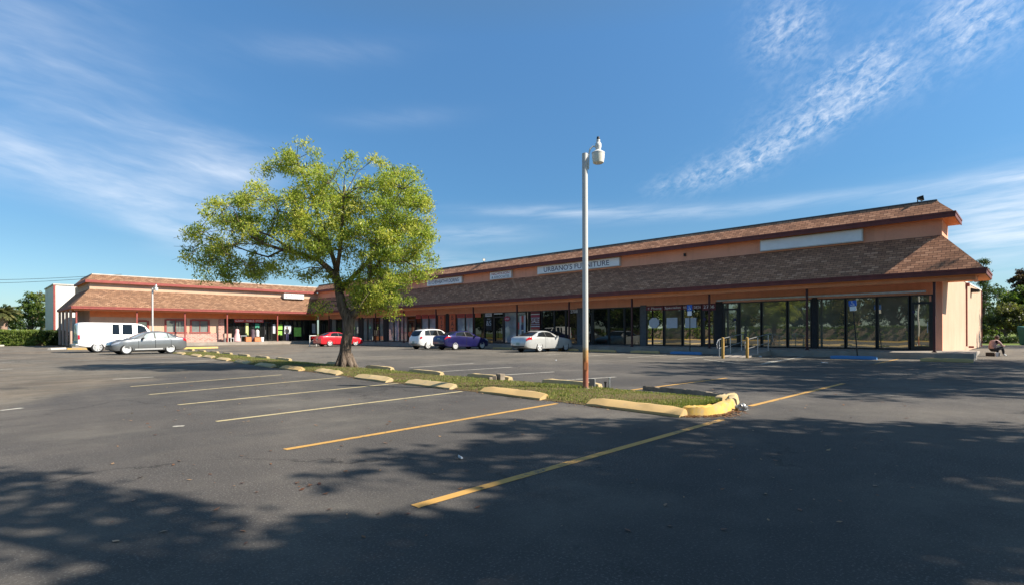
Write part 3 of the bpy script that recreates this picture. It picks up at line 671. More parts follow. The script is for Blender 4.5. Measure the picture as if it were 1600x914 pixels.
for i, (x0, y0, x1, y1) in enumerate(FR):
    a, b = gnd(x0, y0), gnd(x1, y1); c = (a + b) / 2
    fpts.append(c)
dirF = (fpts[-1] - fpts[0]).normalized()
for i, c in enumerate(fpts):
    a, b = gnd(*FR[i][:2]), gnd(*FR[i][2:]); d = (a - b).normalized() if i < 6 else dirF; L = min(1.85, max(1.6, (a - b).length))
    d = (d + dirF).normalized()
    extra = {0: ', nearest of the front row, under the lamp post', 5: ', stained rusty orange, in tree shade', 4: ', right in front of the tree trunk'}.get(i, '')
    wheel_stop(c + Vector((.1, 0.0, .004)), d, L, MT['stop_yellow'] if i < 2 or i == 5 else MT['stop_cream'],
               f'faded yellow wheel stop on the near side of the strip, {ord_[i]} from the kerb tip', 'wheel stops along the near side of the grass strip', w=.25, h=.125, slope=True)
bpts = []
for i, (x, y) in enumerate(BK):
    p = gnd(x, y); bpts.append(p)
    c = p + dirF * .88 + Vector((-.05, 0, .004))
    wheel_stop(c, dirF, 1.75, MT['stop_cream'], f'weathered wheel stop on the far side of the strip, {ord_[len(BK) - 1 - i]} from the lamp post', 'wheel stops along the far side of the grass strip')
# outline of the bed
fr_edge = [p + Vector((.06, 0, 0)) for p in fpts]; bk_edge = [p + Vector((-.1, .6, 0)) for p in sorted(bpts, key=lambda p: p.y)]
tip = [gnd(1070, 645), gnd(1110, 645), gnd(1138, 640), gnd(1148, 633), gnd(1140, 625), gnd(1050, 614)]
outline = list(reversed(fr_edge)) + tip + bk_edge
# gentle mound, triangulated fan strips between front and back edges
def edge_x(edge, y):
    e = sorted(edge, key=lambda p: p.y)
    for p, q in zip(e, e[1:]):
        if p.y <= y <= q.y: return p.x + (q.x - p.x) * (y - p.y) / max(1e-6, q.y - p.y)
    return e[0].x if y < e[0].y else e[-1].x
ya, yb = 3.95, 40.5
E1 = fr_edge + [gnd(1075, 644)]; E2 = bk_edge + [gnd(1140, 625)]
mb = MB(); NY, NX = 150, 12; vs = []
for j in range(NY + 1):
    y = ya + (yb - ya) * j / NY; xa, xb = edge_x(E1, y), edge_x(E2, y)
    for i in range(NX + 1):
        t = i / NX; vs.append((xa + (xb - xa) * t, y + (0 if j else .25 * abs(t - .5)), .006 + .075 * math.sin(math.pi * min(1, max(0, t))) ** .5 + (rnd.uniform(-.008, .008) if 0 < i < NX else 0)))
mb.add(vs, [(j * (NX + 1) + i, j * (NX + 1) + i + 1, (j + 1) * (NX + 1) + i + 1, (j + 1) * (NX + 1) + i) for j in range(NY) for i in range(NX)])
tag(mb.build('planting_bed', MT['soil'], smooth=True), kind='structure')

def blades(name, pts, hs, mat, wid=.007, lean=.5):
    n = len(pts); P = np.array(pts); H = np.array(hs)
    a = rng.uniform(0, 2 * math.pi, n); d = np.stack([np.cos(a), np.sin(a), np.zeros(n)], 1)
    b = rng.uniform(0, 2 * math.pi, n); l = np.stack([np.cos(b), np.sin(b), np.zeros(n)], 1) * (rng.uniform(0, lean, n) * H)[:, None]
    W = (wid * rng.uniform(.7, 1.5, n))[:, None]
    top = P + l; top[:, 2] += H
    V = np.stack([P - d * W, P + d * W, top], 1).reshape(-1, 3)
    Fc = np.arange(3 * n).reshape(-1, 3)
    me = bpy.data.meshes.new(name); me.vertices.add(3 * n); me.vertices.foreach_set('co', V.ravel())
    me.loops.add(3 * n); me.loops.foreach_set('vertex_index', Fc.ravel()); me.polygons.add(n)
    me.polygons.foreach_set('loop_start', np.arange(0, 3 * n, 3)); me.polygons.foreach_set('loop_total', np.full(n, 3)); me.update()
    at = me.attributes.new('tint', 'FLOAT', 'FACE'); at.data.foreach_set('value', rng.beta(1.6, 1.8, n).astype(np.float32))
    me.materials.append(mat); o = bpy.data.objects.new(name, me); C.objects.link(o); return o
pts, hs = [], []
for k in range(52000):
    y = ya + (yb - ya) * rnd.random() ** 1.9; t = rnd.uniform(.03, .97); xa, xb = edge_x(E1, y), edge_x(E2, y); x = xa + (xb - xa) * t
    patch = math.sin(x * 2.1 + y * .9) + math.sin(x * .7 - y * 1.7 + 1) + .8 * math.sin(y * 3.1 + x * 3)
    if patch < -1.1 and rnd.random() < .75: continue
    if (x - 9.7) ** 2 + (y - 18) ** 2 < 1.2 and rnd.random() < .7: continue
    f = 1.0 + max(0, (y - 8)) * .05
    pts.append((x, y, .006 + .06 * math.sin(math.pi * t) ** .5)); hs.append(rnd.uniform(.02, .055) * (1.25 if patch > .5 else .9))
o = blades('grass', pts, hs, MT['grass'], .009); tag(o, 'patchy green and straw coloured grass on the planted strip', 'grass', kind='stuff')

# fallen leaves and crumbs
def litter(name, pts, size, mat):
    n = len(pts); P = np.array(pts); a = rng.uniform(0, 6.28, n); s = size * rng.uniform(.5, 1.6, n)
    d = np.stack([np.cos(a), np.sin(a), rng.uniform(-.3, .5, n)], 1) * s[:, None]; e = np.stack([-np.sin(a), np.cos(a), rng.uniform(-.3, .5, n)], 1) * (s * .5)[:, None]
    V = np.stack([P - d, P + e, P + d, P - e], 1); V[:, :, 2] = np.maximum(V[:, :, 2], .006)
    me = bpy.data.meshes.new(name); me.vertices.add(4 * n); me.vertices.foreach_set('co', V.ravel()); me.loops.add(4 * n); me.loops.foreach_set('vertex_index', np.arange(4 * n))
    me.polygons.add(n); me.polygons.foreach_set('loop_start', np.arange(0, 4 * n, 4)); me.polygons.foreach_set('loop_total', np.full(n, 4)); me.update()
    at = me.attributes.new('tint', 'FLOAT', 'FACE'); at.data.foreach_set('value', rng.random(n).astype(np.float32)); me.materials.append(mat)
    o = bpy.data.objects.new(name, me); C.objects.link(o); return o
lp = []
for k in range(900):
    t = rnd.random(); q = gnd(1060 + 95 * t, 650 - 3 * t - max(0, t - .75) * 40 + rnd.uniform(-1.5, 1)); lp.append((q.x + rnd.gauss(0, .05), q.y - abs(rnd.gauss(0, .09)), .01))
for k in range(900):
    y = rnd.uniform(4, 22); x = edge_x(E1, y) - abs(rnd.gauss(0, .12)) + .1; lp.append((x, y, .012))
for k in range(700): lp.append((rnd.uniform(7.9, 10), rnd.uniform(4.2, 24), .075))
for k in range(420):
    r_ = rnd.uniform(3.2, 16); a = rnd.uniform(-.75, .75); v = fw * r_ + rt * (r_ * a); lp.append((v.x, v.y, .008))
tag(litter('leaf_litter', lp, .022, MT['litter']), 'dry red and brown leaves scattered along the kerb and grass strip', 'leaves', kind='stuff')

# broken yellow kerb round the tip of the strip
def kerbrun(name, pts, h, w, mat, label, cat='kerb', side=1, zoff=0.0):
    pts = [Vector(p) for p in pts]; dense = []
    for i in range(len(pts) - 1):
        p0, p1, p2, p3 = pts[max(i - 1, 0)], pts[i], pts[i + 1], pts[min(i + 2, len(pts) - 1)]
        for k in range(6):
            t = k / 6; dense.append(.5 * ((2 * p1) + (p2 - p0) * t + (2 * p0 - 5 * p1 + 4 * p2 - p3) * t * t + (3 * p1 - p0 - 3 * p2 + p3) * t ** 3))
    dense.append(pts[-1]); vs = []; nn = len(dense)
    for i, p in enumerate(dense):
        t = (dense[min(i + 1, nn - 1)] - dense[max(i - 1, 0)]).normalized(); s = Vector((-t.y, t.x, 0)) * side
        hh = h * (1 if 0 < i < nn - 1 else .85)
        for (a, z) in ((0, 0), (.03, hh * .93), (.055, hh), (w - .02, hh), (w, hh * .9), (w, 0)):
            j = rnd.uniform(-.014, .014); vs.append(p + s * (a + j) + Vector((0, 0, z + (j if z else 0) + zoff)))
    fs = [(i * 6 + k, i * 6 + (k + 1) % 6, (i + 1) * 6 + (k + 1) % 6, (i + 1) * 6 + k) for i in range(nn - 1) for k in range(6)] + [tuple(range(5, -1, -1)), tuple(range((nn - 1) * 6, nn * 6))]
    o = MB().add(vs, fs).build(name, mat, smooth=True, angle=30); return tag(o, label, cat)
kerbrun('kerb', [gnd(1066, 649), gnd(1090, 650), gnd(1118, 648.5), gnd(1139, 643.5), gnd(1151, 636)], .145, .16, MT['kerb_yellow'], 'bright yellow curved kerb piece at the near tip of the grass strip')
kerbrun('kerb', [gnd(1153, 635), gnd(1155, 630), gnd(1148, 626.5), gnd(1130, 628), gnd(1115, 631)], .13, .16, MT['stop_cream'], 'broken pale kerb piece slumped inside the yellow tip', zoff=.03)
kerbrun('kerb', [gnd(1142, 624.5), gnd(1132, 621.5), gnd(1100, 618), gnd(1050, 612.5), gnd(1008, 608.5)], .095, .09, MT['kerb_dirty'], 'long weathered kerb on the far side of the strip, next to the lamp post end')
# long yellow kerbs in front of the short wing
def blockkerb(a, b, label, mat):
    d = (b - a).normalized(); n = Vector((-d.y, d.x, 0)); mb = MB(); mb.hull([a, a + n * .3, a + n * .26 + Vector((0, 0, .15)), a + n * .04 + Vector((0, 0, .15))], [b, b + n * .3, b + n * .26 + Vector((0, 0, .15)), b + n * .04 + Vector((0, 0, .15))])
    return tag(mb.build('kerb', mat), label, 'kerb')
blockkerb(gnd(281, 545), gnd(341, 543.5), 'long yellow kerb beside the tail of the grey sedan, before the brick front', MT['kerb_yellow'])
blockkerb(gnd(105, 546), gnd(150, 545.5), 'yellow kerb half hidden behind the rear wheel of the white van', MT['kerb_yellow'])
blockkerb(gnd(80, 546), gnd(104, 545), 'pale concrete kerb just left of the white van', MT['kerbwhite'])
blockkerb(gnd(46, 539.5), gnd(60, 539), 'small pale kerb under the end of the green hedge', MT['stop_cream'])
blockkerb(gnd(0, 540.5), gnd(7, 540.2), 'white kerb end at the far left under the hedge', MT['kerbwhite'])

# broken concrete lumps, electrical stubs, plastic bag
p = gnd(782, 596.5)
for i, (dx, dy, s, lb) in enumerate(((0, 0, .085, 'tall square'), (.15, -.05, .06, 'tilted middle'), (.25, -.1, .045, 'small round'))):
    mb = MB(); mb.box(-s, s, -s, s, 0, s * 2.1); o = mb.build('concrete_block', MT['kerb_dirty'], bevel=.015); o.location = p - rt * dx + fw * dy + Vector((0, 0, .04)); o.rotation_euler = (0, .15 * i, .6 * i)
    tag(o, f'{lb} grey concrete lump lying in the grass strip', 'concrete block', 'concrete lumps in the grass')
p = gnd(925, 608.5)
mb = MB(); mb.box(-.05, .05, -.06, .06, .02, .21); ob = mb.build('electrical_box', MT['pillar_grey'], bevel=.008); ob.location = p + Vector((0, 0, .04)); ob.rotation_euler.z = .6
mb = MB(); mb.box(-.045, .045, -.075, -.06, .05, .19); q = mb.build('cover_plate', MT['white_metal'], ob)
tag(ob, 'small grey electrical box in the grass at the foot of the rusty lamp post', 'electrical box')
for px, h, mt, lb in ((946, .13, 'dark_metal', 'short dark pipe stub standing in grass right of the lamp post'), (952, .22, 'steel', 'taller pale pipe stub standing in grass right of the lamp post')):
    b = gnd(px, 610); mb = MB(); mb.tube([(0, 0, 0), (0, 0, h)], .022, 10); mb.tube([(0, 0, h), (0, 0, h + .03)], .03, 10); o = mb.build('pipe_stub', MT[mt], smooth=True); o.location = b + Vector((0, 0, .04)); tag(o, lb, 'pipe')
b = gnd(1159, 641); bm = bmesh.new(); bmesh.ops.create_icosphere(bm, subdivisions=3, radius=.11)
for v in bm.verts:
    q = v.co; s = 1 + .35 * math.sin(q.x * 41 + q.y * 17) * math.sin(q.z * 37 + q.x * 11) + rnd.uniform(-.12, .12); v.co = Vector((q.x * s, q.y * s * .8, max(-.02, q.z * s * .75)))
me = bpy.data.meshes.new('plastic_bag'); bm.to_mesh(me); bm.free(); me.materials.append(plain('thin_clear_plastic', (.24, .24, .24), .3, var=.5, scale=14, coat=.3)); o = bpy.data.objects.new('plastic_bag', me); C.objects.link(o); o.location = b + Vector((0, 0, .03)); o.rotation_euler.z = .7
tag(o, 'crumpled translucent plastic bag lying against the yellow kerb tip', 'plastic bag')
for (px, py, s, lb) in ((1188, 557, .10, 'crumpled white paper on the asphalt beside the ramp rail'), (1289, 567, .14, 'white paper scrap on the dark asphalt before the blue wheel stop'), (719, 717, .025, 'small pinkish litter scrap on the shaded asphalt'), (869, 563, .05, 'white scrap on the far asphalt left of the lamp post')):
    mb = MB(); mb.hull([(-s, -s * .6, .006), (s, -s * .5, .01), (s * .8, s * .5, .03), (-s * .7, s * .6, .01)], [(-s * .9, -s * .5, .02), (s * .9, -s * .4, .04), (s * .7, s * .4, .05), (-s * .6, s * .5, .03)])
    o = mb.build('litter_scrap', MT['tan_wall'] if 'leaf' in lb else MT['paper']); o.location = gnd(px, py); o.rotation_euler.z = rnd.uniform(0, 3); tag(o, lb, 'litter')

# ------------------------------------------------------------------ stops, signs, rails by the long wing
def stop_at(p0, p1, X, mat, label):
    y1, y0 = onX(p0, X), onX(p1, X); wheel_stop((X, (y0 + y1) / 2, .004), (0, 1, 0), min(2.0, y1 - y0), mat, label, 'wheel stops in front of the long wing', h=.15)
stop_at(1438, 1521, 28.6, MT['stop_yellow'], 'dull yellow wheel stop at the right end, before the corner pier')
stop_at(1298, 1370, 28.9, MT['stop_blue'], 'blue wheel stop under the right-hand leaning blue parking sign')
stop_at(1048, 1096, 29.1, MT['stop_blue'], 'blue wheel stop under the left-hand blue parking sign')
stop_at(986, 1030, 29.1, MT['stop_yellow'], 'yellow wheel stop just left of the left-hand blue wheel stop')
stop_at(922, 962, 29.1, MT['stop_yellow'], 'yellow wheel stop just right of the near lamp post')
stop_at(873, 903, 29.4, MT['stop_yellow'], 'yellow wheel stop at the nose of the silver coupe')
stop_at(771, 799, 29.3, MT['stop_yellow'], 'yellow wheel stop between the blue car and the silver coupe')
def hc_sign(px, X, ztop, zbot, lean, label):
    y = onX(px, X); r_ = empty('parking_sign', (X, y, 0), 0, label, 'sign'); r_.rotation_euler = (lean, 0, 0)
    m = MB(); m.tube([(0, 0, 0), (0, 0, ztop - .05)], .028, 8); m.build('post', MT['dark_metal'], r_, smooth=True)
    zm = zbot + (ztop - zbot) * .42
    m = MB(); m.box(-.045, -.03, -.16, .16, zm + .01, ztop); m.build('blue_panel', plain('blue_sign_sheet', (.03, .12, .48), .4, var=.05), r_)
    m = MB(); m.box(-.045, -.03, -.13, .13, zbot, zm); m.build('white_panel', MT['sign_face'], r_)
    # wheelchair mark
    zc = (zm + ztop) / 2; m = MB(); x = -.047
    def flat(pts): m.prism([(x, q[0], q[1]) for q in pts], (-.004, 0, 0))
    n = 14
    for k in range(n):
        a0, a1 = math.pi * (.75 + 1.25 * k / n), math.pi * (.75 + 1.25 * (k + 1) / n); c = (.012, zc - .035)
        flat([(c[0] + .075 * math.cos(a0), c[1] + .075 * math.sin(a0)), (c[0] + .075 * math.cos(a1), c[1] + .075 * math.sin(a1)), (c[0] + .055 * math.cos(a1), c[1] + .055 * math.sin(a1)), (c[0] + .055 * math.cos(a0), c[1] + .055 * math.sin(a0))])
    flat([(.01, zc + .06), (.03, zc + .06), (.02, zc - .02), (0, zc - .02)]); flat([(0, zc - .02), (.02, zc - .02), (-.05, zc - .035), (-.05, zc - .02)])
    flat([(-.05, zc - .03), (-.065, zc - .03), (-.09, zc - .1), (-.07, zc - .1)]); flat([(.02 + .022 * math.cos(a), zc + .09 + .022 * math.sin(a)) for a in [i * math.pi / 5 for i in range(10)]])
    m.build('wheelchair_mark', MT['ink_white'], r_)
    lettering('PARKING BY\nPERMIT', (zm - zbot) * .5, (-.05, 0, (zbot + zm) / 2), RA, MT['ink_navy'], r_, width=.2)
hc_sign(1078, 29.7, 2.86, 2.23, 0, 'blue wheelchair parking sign on a straight dark post, the left of the two')
hc_sign(1340, 29.4, 2.74, 2.26, -.075, 'blue wheelchair parking sign on a leaning dark post, the right of the two')
# ramp with rails and two bollards
m = MB(); m.hull([(26.9, 10.25, -.04), (26.9, 11.55, -.04), (26.9, 11.55, .012), (26.9, 10.25, .012)], [(31.5 * K, 10.25, -.04), (31.5 * K, 11.55, -.04), (31.5 * K, 11.55, .30), (31.5 * K, 10.25, .30)])
tag(m.build('ramp', MT['concrete']), kind='structure')
def rail(y, lb):
    r_ = empty('handrail', (28.6, y, 0), 0, lb, 'handrail')
    def zz(x): return max(0, (x - 26.9) / 3.5 * .3)
    for x in (27.0, 28.4, 29.9): m = MB(); m.tube([(x - 28.6, 0, zz(x)), (x - 28.6, 0, .86 + zz(x))], .024, 8); m.build('rail_post', MT['steel'], r_, smooth=True)
    pts = [(26.75, .45), (26.7, .7), (26.85, .86), (27.0, .9)] + [(x, .9 + zz(x)) for x in (27.8, 28.6, 29.4, 29.9)] + [(30.3, 1.15), (30.55, 1.08), (30.6, .8)]
    m = MB(); m.tube([(x - 28.6, 0, z) for x, z in pts], .024, 8); m.build('top_rail', MT['steel'], r_, smooth=True)
    m = MB(); m.tube([(27.0 - 28.6, 0, .45), (29.9 - 28.6, 0, .45 + zz(29.9))], .02, 8); m.build('mid_rail', MT['steel'], r_, smooth=True)
rail(11.6, 'galvanised handrail on the left side of the concrete ramp'); rail(10.2, 'galvanised handrail on the right side of the concrete ramp')
MT['bollard'] = worn('rusty_yellow_bollard_paint', (.46, .27, .06), (.20, .12, .06), .42)
for px, py, lb in ((1129.5, 559.5, 'rusty yellow bollard at the left of the ramp foot'), (1167.5, 559, 'rusty yellow bollard at the right of the ramp foot')):
    m = MB(); m.lathe([(.072, 0), (.072, .96), (.06, 1.0), (.03, 1.02)], n=14); o = m.build('bollard', MT['bollard'], smooth=True); o.location = gnd(px, py); tag(o, lb, 'bollard', 'ramp bollards')
# white pipe rail by the red car
r_ = empty('handrail', (25.6, 52.4, 0), 0, 'white pipe barrier rail behind the tail of the red coupe', 'handrail')
p0, p1 = gnd(484, 541), gnd(494, 540.3); L = (p1 - p0).length; r_.location = p0; d = (p1 - p0).normalized()
for t in (0, 1): m = MB(); q = d * (L * t); m.tube([q, q + Vector((0, 0, 1.05))], .045, 8); m.build('rail_post', MT['white_metal'], r_, smooth=True)
for z in (.55, 1.05): m = MB(); m.tube([Vector((0, 0, z)), d * L + Vector((0, 0, z))], .045, 8); m.build('top_rail' if z > 1 else 'mid_rail', MT['white_metal'], r_, smooth=True)

# ------------------------------------------------------------------ lamp posts
mpole, nt, b = nm('white_pole_paint_rusting_at_foot')
tc = N(nt, 'ShaderNodeTexCoord'); sp = N(nt, 'ShaderNodeSeparateXYZ'); nt.links.new(tc.outputs['Object'], sp.inputs[0])
n1 = N(nt, 'ShaderNodeTexNoise', i_Scale=5.0, i_Detail=8.0, i_Roughness=.7); nt.links.new(tc.outputs['Object'], n1.inputs['Vector'])
s = math_(nt, 'ADD', sp.outputs['Z'], math_(nt, 'MULTIPLY', math_(nt, 'SUBTRACT', n1.outputs['Fac'], .5), .5))
r = ramp(nt, math_(nt, 'DIVIDE', s, 5.0), [(.0, (.30, .14, .10)), (.06, (.33, .10, .055)), (.13, (.36, .13, .04)), (.175, (.48, .30, .12)), (.2, (.52, .48, .41)), (.3, (.52, .52, .51))])
nt.links.new(r.outputs[0], b.inputs['Base Color']); b.inputs['Roughness'].default_value = .55; MT['pole'] = mpole
def lamp_post(base, H, label, arm_dir, sc=1.0):
    r_ = empty('lamp_post', base, 0, label, 'lamp post', None)
    m = MB(); m.tube([(0, 0, 0), (0, 0, H)], .061, 16); m.build('pole', MT['pole'], r_, smooth=True)
    m = MB(); m.box(-.13, .13, -.13, .13, .0, .075); [m.tube([(x, y, .07), (x, y, .12)], .014, 6) for x in (-.1, .1) for y in (-.1, .1)]; m.build('base_plate', MT['kerb_dirty'], r_)
    m = MB(); v = -fw * .064; m.obox(Vector((0, 0, .55)) + v, rt, -fw, Vector((0, 0, 1)), .035, .008, .08); m.build('hand_hole_cover', MT['pole'], r_)
    a = Vector(arm_dir)
    pts = [(.075, -.34), (.08, -.2), (.085, -.02), (.115, .1), (.18, .16), (.25, .14)]
    m = MB(); m.tube([a * x + Vector((0, 0, H + z)) for x, z in pts], .018, 10); m.build('lamp_arm', MT['white_metal'], r_, smooth=True)
    c = a * .29 + Vector((0, 0, H)); h_ = MB(); h_.lathe([(.04, .30), (.04, .24), (.065, .21), (.07, .15), (.05, .08), (.09, .05), (.14, .02), (.14, -.005)], c, 20); hd = h_.build('lamp_head', MT['white_metal'], r_, smooth=True)
    h_ = MB(); h_.lathe([(.03, .36), (.035, .32)], c, 12); h_.build('photocell', MT['dark_metal'], hd)
    h_ = MB(); h_.lathe([(.136, -.008), (.132, -.1), (.115, -.2), (.09, -.215), (.02, -.22)], c, 20); h_.build('lamp_bowl', MT['lens'], r_, smooth=True)
lamp_post(gnd(915, 611), 5.12, 'tall near lamp post with a bell lamp and rusty orange foot on the grass strip', rt)
lamp_post(gnd(238.5, 546.5), 4.85, 'distant thin white lamp post standing behind the grey sedan', rt)
def flood(p, label, yaw):
    r_ = empty('floodlight', p, yaw, label, 'floodlight'); m = MB(); m.tube([(0, 0, -.1), (0, 0, .12), (.03, 0, .2)], .025, 8); m.build('bracket', MT['dark_metal'], r_)
    m = MB(); m.hull([(.0, -.08, .17), (.0, .08, .17), (.0, .08, .26), (.0, -.08, .26)], [(.23, -.12, .07), (.23, .12, .07), (.19, .12, .31), (.19, -.12, .31)]); m.build('lamp_housing', MT['dark_metal'], r_)
    m = MB(); m.hull([(.233, -.1, .09), (.233, .1, .09), (.195, .1, .29), (.195, -.1, .29)], [(.239, -.1, .092), (.239, .1, .092), (.201, .1, .292), (.201, -.1, .292)]); m.build('lamp_lens', MT['lens'], r_)
flood(kp((XR + .1, onX(1434, XR), ZR + .06)), 'dark floodlight on the ridge near the right end of the roof', -1.0)
flood(kp((XR + .1, onX(755, XR), ZR + .06)), 'small dark floodlight on the ridge above the two signs on the left', -2.2)

# ------------------------------------------------------------------ wall signs and window posters
def zX(px, py, X): d = ray(px, py); return CAM_H + X / d.x * d.z
def zY(px, py, Y): d = ray(px, py); return CAM_H + Y / d.y * d.z
def wall_sign(p0, p1, za, zb, texts, label, depth=.22, mat='sign_face'):
    y1, y0 = onX(p0, XW), onX(p1, XW); x = XW - depth
    r_ = empty('wall_sign', kp((XW, (y0 + y1) / 2, (za + zb) / 2)), 0, label, 'sign')
    m = MB(); m.box(x, XW - .003, y0, y1, za, zb); m.build('sign_cabinet', MT['white_metal'], r_, True)
    m = MB(); m.box(x - .012, x - .002, y0 + .05, y1 - .05, za + .05, zb - .05); m.build('sign_face', MT[mat], r_, True)
    for (t, q0, q1, zc, h, mt) in texts:
        a, b = onX(q1, XW), onX(q0, XW); lettering(t, h * K, kp((x - .02, (a + b) / 2, zc)), RA, MT[mt], r_, width=(b - a) * K)
wall_sign(1190, 1350, 6.01, 6.67, [], 'large blank white sign panel at the right end of the parapet')
wall_sign(842.5, 971, 6.04, 6.68, [("URBANO'S FURNITURE", 853, 955, 6.36, .40, 'ink_navy')], 'long white sign with navy furniture shop lettering behind the lamp post')
wall_sign(768.5, 802, 5.99, 6.66, [('NICHOLSON', 771.5, 799, 6.47, .2, 'ink_red'), ('& ASSOCIATES', 771.5, 799, 6.18, .2, 'ink_navy')], 'small white sign with two lines of red and navy letters')
wall_sign(670, 724.5, 5.99, 6.66, [('KITCHEN\u2022BATH\u2022FLOORING', 673, 720, 6.33, .36, 'ink_navy')], 'white sign listing kitchen, bath and flooring')
wall_sign(608, 630.5, 5.99, 6.66, [('HAIR SALON', 611, 628, 6.33, .22, 'ink_navy')], 'white sign mostly hidden behind the right side of the tree')
m = MB(); m.box(XW - .1, XW - .003, onX(1072.5, XW), onX(1069.5, XW), zX(1071, 401, XW), zX(1071, 396.5, XW)); m.build('wall_vent', MT['dark_metal'], bA, True)
r_ = empty('wall_sign', kp((onY(457, WB_), WB_, 6.02)), 0, 'small white sign with purple letters on the short wing, left of the tree trunk', 'sign')
a, b = onY(441.5, WB_), onY(472.5, WB_); m = MB(); m.box(a, b, WB_ - .5, WB_ - .003, 5.72, 6.36); m.build('sign_cabinet', MT['white_metal'], r_, True)
m = MB(); m.box(a + .05, b - .05, WB_ - .512, WB_ - .502, 5.77, 6.31); m.build('sign_face', MT['sign_face'], r_, True)
lettering('FORMALS', .2, kp(((a + b) / 2, WB_ - .52, 6.19)), RB, MT['ink_navy'], r_, width=(b - a) * .8); lettering('& TUXEDOS', .24, kp(((a + b) / 2, WB_ - .52, 5.93)), RB, MT['ink_red'], r_, width=(b - a) * .8)

def posterA(name, label, mat, p0, p1, y0_, y1_, texts=(), off=.045, cat='poster', poly=None):
    a, b = onX(p1, XW), onX(p0, XW); pm = (p0 + p1) / 2; zt, zb = zX(pm, y0_, XW), zX(pm, y1_, XW)
    r_ = empty(name, kp((XW, (a + b) / 2, (zt + zb) / 2)), 0, label, cat); m = MB()
    if poly:
        cy, cz = (a + b) / 2, (zt + zb) / 2; ry, rz = (b - a) / 2, (zt - zb) / 2
        m.prism([(XW - off, cy + ry * math.cos(2 * math.pi * i / poly + .39), cz + rz * math.sin(2 * math.pi * i / poly + .39)) for i in range(poly)], (.008, 0, 0))
    else: m.box(XW - off, XW - off + .008, a, b, zb, zt)
    m.build('poster_sheet', MT[mat], r_, True)
    for (t, fy, fh, fwid, mt) in texts:
        lettering(t, (zt - zb) * fh * K, kp((XW - off - .008, (a + b) / 2, zb + (zt - zb) * fy)), RA, MT[mt], r_, width=(b - a) * fwid * K)
    return r_
posterA('window_banner', 'dark red banner strip reading Phone, left in a row of four', 'maroon_film', 1010, 1037, 478.6, 484.6, [('+ Phone', .5, .6, .8, 'ink_white')], cat='banner')
posterA('window_banner', 'dark red banner strip reading Specialist', 'maroon_film', 1038, 1066, 477.6, 484.2, [('Specialist', .5, .75, .9, 'ink_white')], cat='banner')
posterA('window_banner', 'dark red banner strip with a phone number, behind the left blue sign', 'maroon_film', 1067.5, 1096.5, 476.6, 483, [('954    -2826', .5, .6, .95, 'ink_white')], cat='banner')
posterA('window_banner', 'dark red banner reading 2706 over the mirrored door', 'maroon_film', 1098, 1119, 474.5, 484.5, [('2706', .55, .5, .8, 'ink_white')], off=.06, cat='banner')
posterA('window_poster', 'plain pale eight-sided paper in the mirrored window', 'paper', 1014, 1031, 495.5, 512.5, poly=8)
posterA('window_poster', 'plain pale square paper in the tan window', 'paper', 1042, 1059, 496, 512)
posterA('window_poster', 'plain pale square paper behind the left blue sign post', 'paper', 1071, 1088.5, 496, 511.7)
posterA('shop_number', 'white number 2708 on dark glass beside the lamp post', 'pillar_grey', 892, 903.5, 483.6, 489, [('2708', .5, .9, .95, 'ink_white')], cat='sign')
r_ = posterA('window_poster', 'maroon and grey poster reading SALE above the silver coupe', 'maroon_film', 830, 844.3, 486.5, 514.5, [('SALE', .5, .26, .85, 'ink_white')])
a, b = onX(844, XW), onX(830.3, XW)
for (f0, f1, mt) in ((.70, .80, 'ink_red'), (.83, .87, 'ink_white'), (.64, .67, 'paper'), (.27, .30, 'paper'), (.16, .2, 'ink_white'), (.03, .12, 'red_film')):
    zt, zb = zX(837, 486.5, XW), zX(837, 514.5, XW); m = MB(); m.box(XW - .054, XW - .047, a, b, zb + (zt - zb) * f0, zb + (zt - zb) * f1); m.build('printed_band', MT[mt], r_, True)
r_ = posterA('window_poster', 'red white and blue picture poster left of the SALE poster', 'g_grey', 808.5, 822, 488, 524, [('OFERTAS', .96, .06, .8, 'ink_white')])
for (q0, q1, c0, c1, mt) in ((808.5, 812.5, 503, 514, 'red_film'), (815.5, 819, 493, 503, 'red_film'), (815, 819, 507, 515, 'ink_navy'), (812.5, 815.5, 493, 521, 'paper'), (819, 822, 492, 520, 'paper')):
    m = MB(); m.box(XW - .056, XW - .047, onX(q1, XW), onX(q0, XW), zX((q0 + q1) / 2, c1, XW), zX((q0 + q1) / 2, c0, XW)); m.build('printed_band', MT[mt], r_, True)
posterA('open_sign', 'oval red sign in the pale window left of a dark post', 'ink_red', 788.5, 797.5, 493.5, 501.5, [('OPEN', .5, .35, .7, 'ink_white')], poly=20, cat='sign')
posterA('window_lettering', 'white lettering strip on dark door glass above the pale window', 'ink_white', 772.5, 785.5, 489, 490.6, cat='lettering')
posterA('window_poster', 'small white notice high in a dark window', 'paper', 759, 769, 489, 494.5, [('OPEN', .5, .4, .6, 'ink_navy')])
r_ = posterA('window_poster', 'white letters over a tangled white drawing on dark glass', 'pillar', 759.5, 769, 496.5, 516, [('WAX', .93, .08, .5, 'ink_white'), ('&S', .6, .4, .8, 'paper')])
posterA('window_poster', 'brownish red notice at the top of a dark window above the blue car', 'orange_film', 743, 752, 489, 495.5)
for q0, q1, lb in ((714.5, 726.5, 'right of the BAT panel'), (728.5, 740, 'second right of the BAT panel'), (671, 682.5, 'left of the KITCH panel'), (659.5, 669.5, 'second left of the KITCH panel'), (650.5, 658, 'third left of the KITCH panel')):
    posterA('window_banner', 'small red header strip in the window ' + lb, 'red_film', q0, q1, 490 + (714 - q0) * .02, 496.3 + (714 - q0) * .02, [('SALE' if q0 > 700 else 'TILE', .5, .35, .6, 'maroon_film')], cat='banner')
